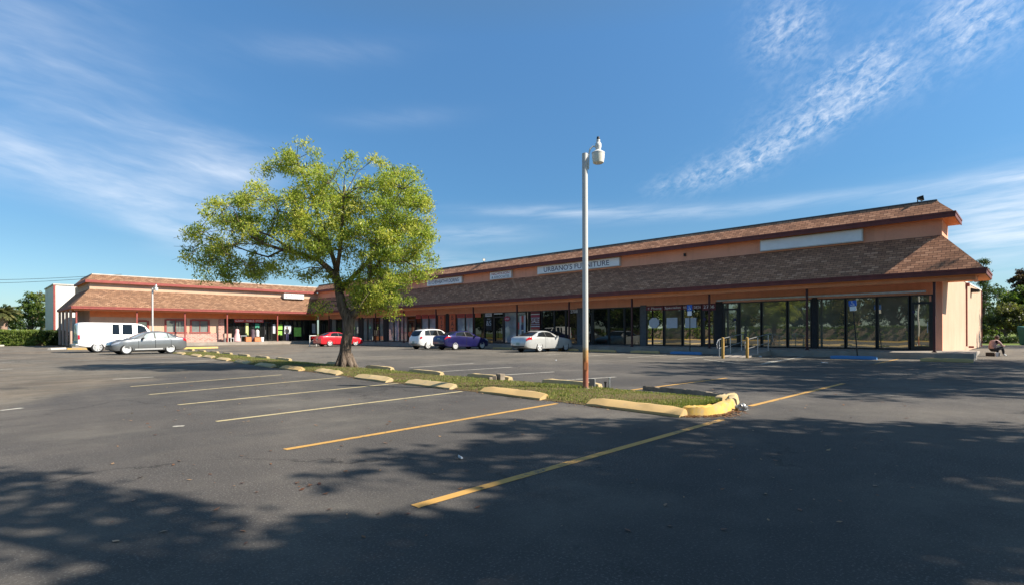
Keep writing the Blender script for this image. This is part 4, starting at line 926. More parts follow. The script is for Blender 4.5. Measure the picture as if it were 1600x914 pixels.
posterA('window_lettering', 'black letters KITCH running down the orange window', 'orange_film', 686, 695, 492, 527, [('K\nI\nT\nC\nH', .5, .92, .5, 'ink_black')], cat='lettering')
posterA('window_lettering', 'black letters BAT running down the orange window', 'orange_film', 703, 712, 490, 521, [('B\nA\nT', .5, .85, .5, 'ink_black')], cat='lettering')
posterA('window_poster', 'round orange poster low in the dark doorway above the white car', 'orange_film', 638.5, 645, 517, 526, poly=12)
for (px, py, lb) in ((1101.5, 498.3, 'mirrored door'), (1148.5, 499, 'dark door right of the left blue sign'), (1428, 487, 'right-hand corner door')):
    posterA('door_sticker', 'small round navy sticker on the ' + lb, 'ink_navy', px - 2, px + 2, py - 2.4, py + 2.4, poly=12, off=.06, cat='sticker')

def posterB(name, label, mat, p0, p1, y0_, y1_, texts=(), cat='poster', off=.05):
    a, b = onY(p0, WB_), onY(p1, WB_); pm = (p0 + p1) / 2; zt, zb = zY(pm, y0_, WB_), zY(pm, y1_, WB_)
    r_ = empty(name, kp(((a + b) / 2, WB_, (zt + zb) / 2)), 0, label, cat); m = MB(); m.box(a, b, WB_ - off, WB_ - off + .008, zb, zt); m.build('poster_sheet', MT[mat], r_, True)
    for (t, fy, fh, fwid, mt) in texts: lettering(t, (zt - zb) * fh * K, kp(((a + b) / 2, WB_ - off - .01, zb + (zt - zb) * fy)), RB, MT[mt], r_, width=(b - a) * fwid * K)
MT['lime'] = plain('lime_green_print', (.28, .62, .10), .6, var=.3, scale=3); MT['teal'] = plain('green_print', (.04, .26, .17), .6, var=.2); MT['yellowgreen'] = plain('pale_green_print', (.55, .62, .25), .6, var=.25, scale=3)
posterB('shop_banner', 'long red banner with white shop lettering over the clothes display', 'red_film', 366, 411.5, 498.3, 503.2, [('SUNNY   MOBILE  STORE', .5, .55, .94, 'ink_white')], 'banner', .08)
posterB('window_poster', 'tall yellow green poster in the left clothes window', 'yellowgreen', 383.8, 388, 504, 525)
posterB('window_poster', 'dark green poster in the clothes window right of the tall one', 'teal', 398.5, 405, 505, 512)
posterB('window_poster', 'bright lime poster behind the red post by the shop door', 'lime', 433.8, 441, 506.5, 514.5); posterB('window_poster', 'lower lime poster behind the red post', 'lime', 434, 440.5, 516.5, 523)
posterB('window_poster', 'white poster behind the standing person', 'paper', 444.2, 454.5, 507.5, 521); posterB('window_poster', 'big lime green poster right of the standing person', 'lime', 459, 470.5, 511, 525)
posterB('window_poster', 'narrow white notice beside the shop door', 'paper', 426.2, 430, 506, 520.5); posterB('window_poster', 'pale grey notice in the last window of the short wing', 'paper', 487.5, 492.5, 505, 520)
# ------------------------------------------------------------------ foliage
def leaf_mesh(name, centres, radii, per, length, width, mat, droop=.3, shell=.55, flat=.75, tintbias=None):
    """thousands of separate folded leaves, gathered in clusters"""
    cs = np.repeat(np.array(centres), per, axis=0); rs = np.repeat(np.array(radii), per); n = len(cs)
    d = rng.normal(size=(n, 3)); d /= np.linalg.norm(d, axis=1)[:, None]
    rr = rs * (rng.random(n) ** shell); P = cs + d * rr[:, None] * np.array([1, 1, flat])
    a = rng.normal(size=(n, 3)); a[:, 2] -= droop * 2; a /= np.linalg.norm(a, axis=1)[:, None]
    up = rng.normal(size=(n, 3)) * .75; up += np.array([.22, -.38, .8])
    b = np.cross(a, up); b /= np.linalg.norm(b, axis=1)[:, None] + 1e-9
    c = np.cross(a, b); L = (length * rng.uniform(.6, 1.35, n))[:, None]; W = (width * rng.uniform(.6, 1.3, n))[:, None]
    V = np.stack([P - a * L * .5, P + b * W * .5 + c * W * .18, P + a * L * .5, P - b * W * .5 + c * W * .18], 1).reshape(-1, 3)
    me = bpy.data.meshes.new(name); me.vertices.add(4 * n); me.vertices.foreach_set('co', V.ravel())
    me.loops.add(4 * n); me.loops.foreach_set('vertex_index', np.arange(4 * n)); me.polygons.add(n)
    me.polygons.foreach_set('loop_start', np.arange(0, 4 * n, 4)); me.polygons.foreach_set('loop_total', np.full(n, 4)); me.update()
    ct = np.repeat(rng.normal(0, .16, len(centres)), per)
    t = np.clip(rng.beta(2, 2.2, n) + ct + (0 if tintbias is None else np.repeat(np.array(tintbias), per)), 0, 1)
    at = me.attributes.new('tint', 'FLOAT', 'FACE'); at.data.foreach_set('value', t.astype(np.float32)); me.materials.append(mat)
    return me
def link(me, name, parent=None):
    o = bpy.data.objects.new(name, me); C.objects.link(o)
    if parent: o.parent = parent
    return o

# ---- the tree on the strip: local frame u = right in the view, v = away, z = up, 1 px = s m
TB = gnd(539, 574.5); s = 19.6 / F
def tl(px, py, dv=0.0): return rt * ((px - 539) * s) + fw * dv + Vector((0, 0, max(0, CAM_H + (CY + .8 - py) * s)))
tree = empty('shade_tree', TB, 0, 'broad leafy tree with a forked rough trunk and yellow green crown on the grass strip', 'tree')
tr = MB()
base = [tl(541, 577), tl(540, 568), tl(539, 556), tl(541, 535), tl(545, 515), tl(546, 498), tl(543, 485, .05)]
base[0].z = -.05
tr.tube(base, [.30, .255, .215, .20, .195, .21, .16], 18)
for k in range(7):
    a = k * .9 + .3; d = Vector((math.cos(a), math.sin(a), 0)); tr.tube([base[1] + d * .1 + Vector((0, 0, .35)), base[1] + d * .26 + Vector((0, 0, .02)), base[1] + d * .42 + Vector((0, 0, -.18))], [.15, .12, .06], 8)
LIMBS = [
    ([(545, 500, 0), (534, 478, .05), (529, 455, .1), (526, 436, .1), (514, 420, 0), (500, 407, -.1)], [.27, .23, .21, .19, .15, .12]),
    ([(500, 407, -.1), (475, 398, -.2), (450, 393, -.4), (425, 385, -.4), (404, 374, -.5), (398, 362, -.5)], [.12, .095, .08, .065, .05, .03]),
    ([(526, 436, .1), (522, 415, .2), (512, 385, .3), (500, 350, .2), (488, 310, .1), (470, 265, 0), (462, 240, 0)], [.16, .12, .10, .085, .07, .05, .03]),
    ([(546, 500, 0), (560, 485, -.1), (572, 470, -.2), (580, 452, -.3), (584, 425, -.4), (588, 390, -.6)], [.20, .16, .13, .11, .085, .05]),
    ([(584, 432, -.3), (600, 412, -.6), (622, 390, -.9), (645, 360, -1.1)], [.08, .07, .05, .03]),
    ([(530, 455, .1), (545, 430, .6), (565, 400, 1.2), (590, 360, 1.8), (615, 320, 2.2)], [.15, .12, .10, .07, .04]),
    ([(524, 425, .2), (540, 395, -.6), (552, 355, -1.2), (560, 310, -1.6)], [.11, .09, .07, .04]),
    ([(514, 395, .3), (490, 370, 1.0), (455, 345, 1.6), (420, 330, 1.9)], [.10, .08, .06, .03]),
    ([(470, 398, -.2), (440, 375, -1.0), (400, 362, -1.5)], [.06, .045, .02]),
    ([(450, 393, -.4), (415, 400, .2), (380, 390, .6), (340, 375, .8)], [.055, .045, .035, .02]),
]
nodes = []
for pts, rads in LIMBS:
    P = [tl(*p) for p in pts]; rads = [max(.02, q * .74) for q in rads]; tr.tube(P, rads, 10)
    for i in range(len(P) - 1):
        for t in (0, .33, .67): nodes.append((P[i].lerp(P[i + 1], t), rads[i] * (1 - t) + rads[i + 1] * t))
# crown clusters: lobes seen in the photograph, given depth
LOBES = [(436, 252, 46, 26, .7, 10), (470, 246, 26, 24, .6, 7), (560, 296, 100, 44, 2.3, 46), (525, 292, 42, 36, 2.0, 15), (625, 320, 55, 62, 2.4, 44), (655, 345, 30, 60, 1.5, 20), (600, 400, 70, 52, 2.6, 44), (640, 410, 40, 35, 1.6, 14), (600, 455, 44, 32, 1.6, 22),
         (572, 470, 26, 22, .9, 9), (600, 478, 22, 14, .6, 6), (588, 440, 40, 30, 1.4, 12), (396, 340, 62, 44, 2.0, 30), (335, 352, 40, 40, 1.4, 16), (318, 395, 24, 34, .9, 8), (372, 405, 66, 32, 1.7, 22), (410, 425, 42, 22, 1.0, 9), (345, 425, 28, 20, .8, 6), (455, 345, 70, 55, 2.6, 40), (500, 365, 66, 56, 2.8, 40),
         (545, 360, 80, 58, 3.0, 46), (465, 412, 50, 24, 1.1, 9), (500, 432, 24, 18, .8, 4), (455, 300, 24, 18, 1.0, 4), (620, 375, 60, 50, 2.8, 28), (503, 478, 10, 14, .4, 2), (552, 455, 24, 22, .8, 6)]
cen, rad, tb = [], [], []
for (px, py, rx, ry, dep, n) in LOBES:
    for k in range(int(n * 1.05)):
        while True:
            a, b, c = rnd.uniform(-1, 1), rnd.uniform(-1, 1), rnd.uniform(-1, 1); q = a * a + b * b + c * c
            if q <= 1 and (q > .22 or rnd.random() < .4): break
        cen.append(tl(px + a * rx, py + b * ry, c * dep)); rad.append(rnd.uniform(.28, .52)); tb.append(.10 * -b + rnd.gauss(0, .08))
for c, r_ in zip(cen, rad):
    j = min(range(len(nodes)), key=lambda i: (nodes[i][0] - c).length + (0 if nodes[i][0].z < c.z + .3 else .6)); p, rr = nodes[j]
    mid = p.lerp(c, .55) + Vector((rnd.uniform(-.15, .15), rnd.uniform(-.15, .15), .12)); w = min(rr * .5, .026)
    tr.tube([p, mid, c], [w, w * .65, .006], 5, False)
    if rnd.random() < .5: nodes.append((mid, .03))
    for k in range(2):
        e = c + Vector((rnd.gauss(0, .25), rnd.gauss(0, .25), rnd.gauss(-.05, .2))); tr.tube([mid.lerp(c, .6), e], [.008, .004], 4, False)
tr.build('trunk', MT['bark'], tree, smooth=True, angle=80)
link(leaf_mesh('crown', [tuple(c) for c in cen], rad, 150, .118, .040, MT['leaf_near'], droop=.35, tintbias=tb), 'crown', tree)

# ---- generic trees
def make_tree(name, loc, H, blobs, leaf, n, L, W, label, grp=None, trunk=.22, mat='bark', flat=.85, dens=9):
    """blobs: (x, y, z, r) relative to the tree base; n = leaves per cluster of about half a metre"""
    r_ = empty(name, loc, 0, label, 'tree', grp); tr = MB(); cen, rad = [], []
    zl = min(b[2] - b[3] * .5 for b in blobs); cx = sum(b[0] for b in blobs) / len(blobs) * .3; cy = sum(b[1] for b in blobs) / len(blobs) * .3
    top = Vector((cx, cy, max(.6, zl * .9))); tr.tube([(0, 0, -.1), (cx * .3, cy * .3, .5), top * .6, top], [trunk * 1.5, trunk * 1.1, trunk * .95, trunk * .8], 10)
    for (x, y, z, r) in blobs:
        tr.tube([top, top.lerp(Vector((x, y, z)), .5) + Vector((0, 0, .3)), (x, y, z)], [trunk * .55, trunk * .35, .03], 7, False)
        k = max(6, int(dens * r ** 2))
        for _ in range(k):
            d = Vector((rnd.gauss(0, 1), rnd.gauss(0, 1), rnd.gauss(0, 1))).normalized() * r * rnd.uniform(.45, 1.0); c = Vector((x, y, z)) + Vector((d.x, d.y, d.z * flat))
            cen.append(tuple(c)); rad.append(rnd.uniform(.35, .6) * (1 if r < 2.5 else 1.25))
            if rnd.random() < .5: tr.tube([(x, y, z), c], [.03, .008], 4, False)
    tr.build('trunk', MT[mat], r_, smooth=True, angle=80)
    link(leaf_mesh('crown', cen, rad, n, L, W, MT[leaf], droop=.25), 'crown', r_); return r_

# shading trees that stand just out of the photograph, right of the lot
SUNH = Vector((.5, -.866, 0)) / .86
def shade_tree(targets, loc, label):
    bl = []
    for (x, y, r, z) in targets:
        p = Vector((x, y, 0)) + SUNH * z; bl.append((p.x - loc[0], p.y - loc[1], z, r))
    return make_tree('street_tree', (loc[0], loc[1], 0), 10, bl, 'leaf_dark', 44, .26, .12, label, 'tall trees right of the parking lot', trunk=.3)
LBT = 'tall dark leafed tree just outside the right edge, shading the asphalt'
shade_tree([(1.8, 2.3, 1.2, 8.9), (2.6, 1.6, 1.3, 8.6), (-.3, 5.6, 1.5, 9.2), (-.6, 3.6, 1.9, 9), (1.2, 2.0, 1.7, 8.5), (-1.5, 1.5, 2.4, 8), (-2.5, 5.5, 1.8, 9.4), (.2, .2, 2.2, 8)], (5.5, -4.5), LBT)
shade_tree([(4.1, 1.9, 1.8, 8.4), (3.8, .3, 1.9, 8.2), (5.4, .3, 1.8, 8), (3.9, 3.7, 1.5, 9.0), (5.2, 4.2, 1.3, 9.2), (4.6, 2.0, 2.1, 8.3), (3.2, .6, 2.0, 8), (6.2, 2.9, 1.5, 8.8), (6.2, .8, 2.1, 8)], (10.5, -5.2), LBT)
shade_tree([(7.4, .6, 1.8, 8.0), (7.9, 1.2, 1.5, 8.2), (8.6, -.6, 1.9, 8), (6.9, -1.0, 2.0, 7.5), (10.6, -2.0, 2.0, 8), (9.0, -2.6, 2, 7)], (15, -7.2), LBT)
shade_tree([(13, 2.6, 1.3, 10), (17.2, 6.6, 1.5, 11), (16, 3, 1.9, 10), (18.3, 4.6, 1.8, 10.5), (14.5, 3.2, 1.4, 10), (14.3, 1.4, 1.5, 9.5), (14.0, 5.2, 1.5, 11), (12.7, 4.6, .8, 10.5), (16.6, 1.6, 2.2, 9.5), (16.6, 4.2, 1.8, 10), (15.2, 7.8, 1.0, 12)], (22, -8.0), LBT)
shade_tree([(21, 8.6, 1.6, 12), (23, 6.8, 2, 11.5), (20.6, 4.6, 2, 11), (25, 4.8, 2, 11), (19.5, 6.4, 2.1, 11), (20, 2.5, 2.6, 9.5), (18.0, 9.0, 1.2, 12.5), (23.5, 4.5, 2.8, 10.5), (22.5, 8.5, 1.8, 12.3), (20.3, 11, .8, 13.5)], (28, -5.5), LBT)
shade_tree([(54.5, 4.2, 1.1, 9), (56, 5.2, 1.0, 9.5), (52.6, 3.5, .7, 8.5), (57, 2, 1.6, 8)], (59, -6.5), LBT)
shade_tree([(26.5, 5, 2.0, 11), (27, 2.5, 2.8, 9.5), (26.5, 7.5, 2.2, 12), (30.5, 1.0, 2.6, 9), (24.5, .5, 2.6, 9)], (34, -7.5), LBT)

# trees and hedge beyond the lot on the right
def px_tree(name, px, d, pyt, blobs, leaf, label, n=30, L=.3, W=.15, grp=None, trunk=.2):
    """blobs in pixel offsets from (px, horizon): (dpx, py, rpx, depth)"""
    p = EYE + ray(px) * d; p.z = 0; k = d / F; bl = []
    for (dx, py, r, dv) in blobs:
        v = rt * (dx * k) + fw * dv; bl.append((v.x, v.y, CAM_H + (CY - 2 - py) * k, r * k))
    return make_tree(name, p, 0, bl, leaf, int(n * 1.5), L * 1.1, W * 1.1, label, grp, trunk, dens=15)
px_tree('conifer_tree', 1537, 62, 405, [(0, 410, 5, 0), (-1, 425, 8, 0), (1, 440, 10, .5), (-2, 455, 12, -.5), (2, 470, 13, .3), (0, 488, 15, 0), (1, 505, 15, 0), (-4, 518, 12, .2)], 'leaf_dark', 'narrow dark conifer rising just behind the sunlit side wall', 60, .22, .06)
px_tree('broadleaf_tree', 1560, 66, 450, [(-2, 462, 14, 0), (12, 452, 10, 1), (-8, 480, 14, 1), (10, 478, 14, -1), (0, 500, 17, 0), (14, 505, 13, 0)], 'leaf_dark', 'thin airy green tree between the conifer and the big trees at right', 12, .28, .13)
px_tree('broadleaf_tree', 1602, 74, 420, [(-6, 440, 16, 0), (12, 432, 20, 0), (30, 440, 22, 1), (-14, 462, 14, 0), (4, 462, 20, -1)], 'leaf_purple', 'tall dark reddish crowned tree at the right edge behind the green tree', 40, .32, .16)
px_tree('broadleaf_tree', 1590, 64, 455, [(-8, 470, 15, 0), (8, 462, 16, 0), (24, 470, 18, 0), (-16, 488, 14, 0), (4, 490, 20, -1), (22, 495, 20, 0), (-12, 505, 15, 0), (10, 510, 16, 0)], 'leaf_hedge', 'bright green rounded tree at the right edge', 36, .3, .15)
px_tree('broadleaf_tree', 1572, 56, 480, [(-8, 492, 14, 0), (6, 484, 15, .5), (20, 490, 17, 0), (-30, 512, 10, .5), (-20, 503, 12, .5), (-2, 508, 14, 0), (14, 512, 14, 0), (30, 505, 16, 0)], 'leaf_olive', 'low olive green tree behind the crouching person', 40, .26, .13)
px_tree('broadleaf_tree', 1640, 60, 450, [(-4, 470, 20, 0), (8, 490, 22, 0), (-10, 508, 18, 0)], 'leaf_olive', 'olive tree cut by the right edge of the picture', 30, .3, .15)
def hedge(loc, dims, rz, label, leaf='leaf_hedge', n=1500, per=26, L=.13):
    r_ = empty('hedge', loc, rz, label, 'hedge'); lx, ly, h = dims; cen = []
    for k in range(n):
        f = rnd.random()
        if f < .40: c = (rnd.uniform(-lx, lx), -ly + rnd.uniform(-.05, .12), rnd.uniform(.1, h))
        elif f < .75: c = (rnd.uniform(-lx, lx), rnd.uniform(-ly, ly), h + rnd.uniform(-.12, .06))
        else: c = (rnd.choice((-lx, lx)) + rnd.uniform(-.1, .1), rnd.uniform(-ly, ly), rnd.uniform(.1, h)) if rnd.random() < .3 else (rnd.uniform(-lx, lx), ly + rnd.uniform(-.12, .05), rnd.uniform(.1, h))
        cen.append(c)
    m = MB(); m.box(-lx + .15, lx - .15, -ly + .15, ly - .15, 0, h - .15); m.build('stems', MT['bark'], r_)
    link(leaf_mesh('foliage', cen, [.2] * len(cen), per, L, L * .5, MT[leaf], droop=0, flat=1), 'foliage', r_); return r_
px_tree('broadleaf_tree', 1548, 60, 500, [(-8, 512, 10, 0), (4, 516, 9, 0), (14, 520, 9, 0)], 'leaf_hedge', 'small bright shrub like tree low beside the side wall corner', 34, .2, .1)
p = EYE + ray(1600) * 52; hedge((p.x, p.y, .1), (5.5, .7, .55), R(-45), 'low dark hedge across the lawn at the right edge', 'leaf_dark', 500, 24)

# left end: clipped hedge, palm-like and leafy trees
p0 = EYE + ray(-14) * 60; p1 = EYE + ray(63) * 60.5; c = (p0 + p1) / 2
hedge((c.x, c.y, 0), ((p1 - p0).length / 2, .8, 1.62), math.atan2((p1 - p0).y, (p1 - p0).x), 'long clipped green hedge at the far left edge of the lot', 'leaf_clip', 900, 26, .17)
p0 = EYE + ray(66) * 62; p1 = EYE + ray(97) * 62; c = (p0 + p1) / 2
hedge((c.x, c.y, 0), ((p1 - p0).length / 2, .8, 1.55), math.atan2((p1 - p0).y, (p1 - p0).x), 'shaded dark hedge against the pale block at the left', 'leaf_dark', 500, 26, .16)
px_tree('broadleaf_tree', 47, 72, 455, [(-2, 458, 10, 0), (10, 468, 11, 0), (-10, 474, 12, 0), (4, 480, 13, 0), (16, 484, 10, 0), (-12, 492, 10, 0), (20, 500, 8, 0), (2, 500, 8, 0), (-4, 512, 8, 0)], 'leaf_hedge', 'light green loose tree over the left hedge', 24, .3, .13)
px_tree('broadleaf_tree', 64, 80, 460, [(0, 462, 12, 0), (6, 478, 12, 0), (-6, 488, 12, 0), (6, 500, 9, 0)], 'leaf_olive', 'darker tree between the left hedge and the pale block', 22, .3, .13)
px_tree('broadleaf_tree', 20, 90, 470, [(-10, 480, 12, 0), (8, 490, 12, 0), (-6, 500, 14, 0), (12, 506, 10, 0)], 'leaf_dark', 'dim tree far behind the left hedge', 20, .34, .15)
# palm with a thick shaggy trunk
p = EYE + ray(5) * 66; p.z = 0; r_ = empty('palm_tree', p, 0, 'squat palm with a thick pinkish trunk at the far left edge', 'tree'); m = MB()
m.tube([(0, 0, 0), (0, 0, 1.4), (.05, 0, 2.8), (.08, 0, 3.9)], [.42, .36, .40, .5], 14); m.build('trunk', plain('pinkish_palm_trunk', (.34, .22, .17), .9, var=.4, scale=12, bump=.8, bscale=20), r_, smooth=True)
cen, rd = [], []; m = MB(); vs = []
for k in range(46):
    a = rnd.uniform(0, 6.28); e = rnd.uniform(-.5, 1.2); L = rnd.uniform(1.3, 2.0); d = Vector((math.cos(a) * math.cos(e), math.sin(a) * math.cos(e), math.sin(e))); prev = Vector((.08, 0, 4.0)); side = d.cross(Vector((0, 0, 1))).normalized()
    for i in range(6):
        nx = prev + (d + Vector((0, 0, -.16 * i))) * (L / 6); w = .16 * math.sin(math.pi * (i + .6) / 6.6)
        for sg in (-1, 1): m.add([prev, nx, nx + side * sg * w * 2 + Vector((0, 0, -.12)), prev + side * sg * w * 2 + Vector((0, 0, -.12))], [(0, 1, 2, 3)])
        prev = nx
o = m.build('crown', MT['leaf_olive'], r_); at = o.data.attributes.new('tint', 'FLOAT', 'FACE'); at.data.foreach_set('value', rng.random(len(o.data.polygons)).astype(np.float32))
# overhead wires
for (y0, y1, z0, lb) in ((431.8, 429, 0, 'upper thin overhead wire crossing the sky at far left'), (440, 432, 0, 'lower thin overhead wire crossing the sky at far left')):
    a = EYE + ray(-300, y0 - 6) * 95; b = EYE + ray(190, y1) * 100; pts = [a.lerp(b, i / 12) - Vector((0, 0, 1.2 * math.sin(math.pi * i / 12))) for i in range(13)]
    m = MB(); m.tube(pts, .035, 5); tag(m.build('overhead_wire', MT['blacktrim']), lb, 'wire')

# across the street, seen in the shop glass
for (yc, ln) in ((20, 12), (46, 12), (72, 12)):
    hedge((-21.5, yc, 0), (ln, .8, 1.9), R(-90), 'clipped hedge along the street behind the camera, reflected in the glass', 'leaf_hedge', 900, 20, .22)['group'] = 'street hedges'
protos = []
for k in range(26):
    y = 2 + k * 4.4 + rnd.uniform(-2, 2); x = -26 - rnd.uniform(0, 11)
    if k < 3:
        bl = [(rnd.uniform(-2.4, 2.4), rnd.uniform(-3, 3), rnd.uniform(3, 10), rnd.uniform(1.8, 2.8)) for _ in range(11)]
        o = make_tree('street_tree', (x, y, 0), 9, bl, ['leaf_dark', 'leaf_olive', 'leaf_hedge'][k], 26, .34, .17, 'leafy tree across the street behind the camera, reflected in the glass', 'trees across the street'); protos.append(o)
    else:
        src = protos[k % 3]; o = src.copy(); C.objects.link(o); o.location = (x, y, 0); o.rotation_euler.z = rnd.uniform(0, 6); sc = rnd.uniform(.85, 1.25); o.scale = (sc, sc, sc)
        for ch in src.children: c2 = ch.copy(); C.objects.link(c2); c2.parent = o

# ------------------------------------------------------------------ people and goods
def skin(name, joints, edges, parent, mats, colour_fn, sub=2):
    me = bpy.data.meshes.new(name); me.from_pydata([j[:3] for j in joints], edges, [])
    o = bpy.data.objects.new(name, me); C.objects.link(o)
    md = o.modifiers.new('skin', 'SKIN'); md.use_smooth_shade = True
    for i, j in enumerate(joints):
        sv = me.skin_vertices[0].data[i]; sv.radius = (j[3], j[4] if len(j) > 4 else j[3]); sv.use_root = (i == 0)
    ss = o.modifiers.new('sub', 'SUBSURF'); ss.levels = sub; ss.render_levels = sub
    dg = bpy.context.evaluated_depsgraph_get(); dg.update(); m2 = bpy.data.meshes.new_from_object(o.evaluated_get(dg))
    bpy.data.objects.remove(o); m2.materials.clear()
    for m in mats: m2.materials.append(m)
    for p in m2.polygons: p.use_smooth = True; p.material_index = colour_fn(p.center)
    q = bpy.data.objects.new(name, m2); C.objects.link(q); q.parent = parent; return q
def ball(name, c, r, mat, parent, sq=(1, 1, 1), cut=None):
    bm = bmesh.new(); bmesh.ops.create_uvsphere(bm, u_segments=16, v_segments=12, radius=1)
    for v in bm.verts: v.co = Vector((c[0] + v.co.x * r * sq[0], c[1] + v.co.y * r * sq[1], c[2] + v.co.z * r * sq[2]))
    if cut: bmesh.ops.delete(bm, geom=[v for v in bm.verts if cut(v.co)], context='VERTS')
    me = bpy.data.meshes.new(name); bm.to_mesh(me); bm.free(); me.materials.append(mat)
    for p in me.polygons: p.use_smooth = True
    o = bpy.data.objects.new(name, me); C.objects.link(o); o.parent = parent; return o
MT['skin_tone'] = plain('brown_skin', (.20, .10, .07), .55, var=.1); MT['shirt'] = plain('faded_grey_pink_shirt', (.34, .22, .22), .9, var=.4, scale=9); MT['dark_cloth'] = plain('dark_trousers', (.018, .018, .022), .9, var=.3)
MT['shoe'] = plain('white_shoes', (.6, .6, .6), .6); MT['hair'] = plain('dark_reddish_hair', (.05, .022, .018), .8, var=.3)
# crouched figure: local +x is the way the person faces
p = gnd(1553, 556.0); pr = empty('person', p, R(-42), 'person in a faded shirt and dark trousers crouched low on the kerb, hand to face', 'person')
J = [(-.12, 0, .34, .15, .17), (-.10, 0, .50, .15, .18), (-.02, 0, .66, .14, .19), (.08, 0, .77, .08, .12), (.12, 0, .82, .055), (.16, 0, .88, .085, .08), (.18, 0, .95, .092, .085), (.16, 0, 1.0, .07),
     (-.02, .10, .32, .10), (.14, .13, .40, .088), (.31, .14, .47, .075), (.34, .14, .28, .06), (.34, .14, .09, .045), (.42, .145, .05, .045), (.49, .145, .035, .03),
     (-.02, -.10, .32, .10), (.14, -.13, .38, .088), (.30, -.14, .45, .075), (.36, -.14, .27, .06), (.38, -.14, .09, .045), (.46, -.145, .05, .045), (.53, -.145, .035, .03),
     (.07, .20, .73, .065), (.17, .24, .60, .052), (.29, .20, .52, .045), (.28, .13, .68, .038), (.25, .08, .83, .036), (.24, .06, .88, .03),
     (.07, -.20, .73, .065), (.16, -.24, .59, .052), (.28, -.20, .50, .045), (.40, -.14, .52, .036), (.48, -.08, .54, .034), (.53, -.06, .54, .026)]
Ed = [(0, 1), (1, 2), (2, 3), (3, 4), (4, 5), (5, 6), (6, 7), (0, 8), (8, 9), (9, 10), (10, 11), (11, 12), (12, 13), (13, 14), (0, 15), (15, 16), (16, 17), (17, 18), (18, 19), (19, 20), (20, 21),
      (3, 22), (22, 23), (23, 24), (24, 25), (25, 26), (26, 27), (3, 28), (28, 29), (29, 30), (30, 31), (31, 32), (32, 33)]
def pc(c):
    if c.z > .80 and c.x > .06: return 0
    if c.z < .13: return 3
    if (c.z < .42 and c.x < .1) or (c.z < .55 and abs(c.y) < .23 and c.x > .0 and not (c.z > .5 and abs(c.y) > .17)): return 2 if not (c.x > .36 and c.z > .47) else 0
    if c.x > .24 and c.z > .5: return 0
    return 1
skin('body', J, Ed, pr, [MT['skin_tone'], MT['shirt'], MT['dark_cloth'], MT['shoe']], pc)
ball('hair', (.165, 0, .965), .108, MT['hair'], pr, (1.0, .92, .85), lambda v: v.x > .22 and v.z < .99)
ball('nose', (.275, 0, .92), .02, MT['skin_tone'], pr)
for s_ in (-1, 1): ball('ear', (.16, s_ * .088, .93), .026, MT['skin_tone'], pr, (.7, .4, 1))
for s_ in (-1, 1): ball('eye', (.258, s_ * .032, .95), .010, MT['ink_black'], pr)
for hand_i, (hx, hy, hz) in enumerate(((.24, .06, .88), (.53, -.06, .54))):
    for k in range(5):
        y = hy - .03 + k * .014; L = (.045, .06, .066, .06, .048)[k]; up = 1 if hand_i == 0 else 0
        m = MB(); m.tube([(hx, y, hz), (hx + (.012 if up else L * .6), y, hz + (L * .6 if up else .005)), (hx + (.026 if up else L), y, hz + (L if up else -.012))], [.0095, .009, .006], 6); m.build('finger', MT['skin_tone'], pr, smooth=True)
m = MB(); m.box(-.24, .12, -.22, .22, 0, .19); o = m.build('low_block', MT['pillar'], bevel=.02); o.location = p; o.rotation_euler.z = R(-42); tag(o, 'dark low block the crouching person sits on', 'block')
m = MB(); m.hull([(-.08, -.05, 0), (.08, -.05, 0), (.08, .05, 0), (-.08, .05, 0)], [(-.1, -.065, .2), (.1, -.065, .2), (.1, .065, .2), (-.1, .065, .2)]); o = m.build('paper_bag', MT['paper']); o.location = p - rt * .16 - fw * .32; o.rotation_euler.z = .3; tag(o, 'small white bag on the ground in front of the crouching person', 'bag')
# green waste container
p = EYE + ray(1616) * 44; p.z = 0; MT['bin_green'] = plain('green_container_paint', (.02, .10, .065), .5, var=.2, scale=2)
r_ = empty('waste_container', p, R(-40), 'dark green waste container at the right edge beyond the lot', 'container')
m = MB(); m.hull([(-.75, -.5, .15), (.75, -.5, .15), (.75, .5, .15), (-.75, .5, .15)], [(-.85, -.6, 1.35), (.85, -.6, 1.35), (.85, .6, 1.35), (-.85, .6, 1.35)]); [m.box(-.9, .9, y - .03, y + .03, 1.0, 1.1) for y in (-.63, .63)]; m.build('body', MT['bin_green'], r_)
m = MB(); m.hull([(-.88, -.62, 1.36), (.88, -.62, 1.36), (.88, .62, 1.36), (-.88, .62, 1.36)], [(-.85, -.5, 1.5), (.85, -.5, 1.5), (.85, .6, 1.68), (-.85, .6, 1.68)]); m.build('lid', MT['bin_green'], r_)
for x in (-.6, .6):
    for y in (-.4, .4): m = MB(); m.lathe([(.09, -.03), (.09, .03)], (x, y, .09), 12, 'Y'); m.build('wheel', MT['tyre'], r_)
m = MB(); m.box(-.25, .1, -.6, -.575, .9, 1.15); m.build('notice', MT['paper'], r_)

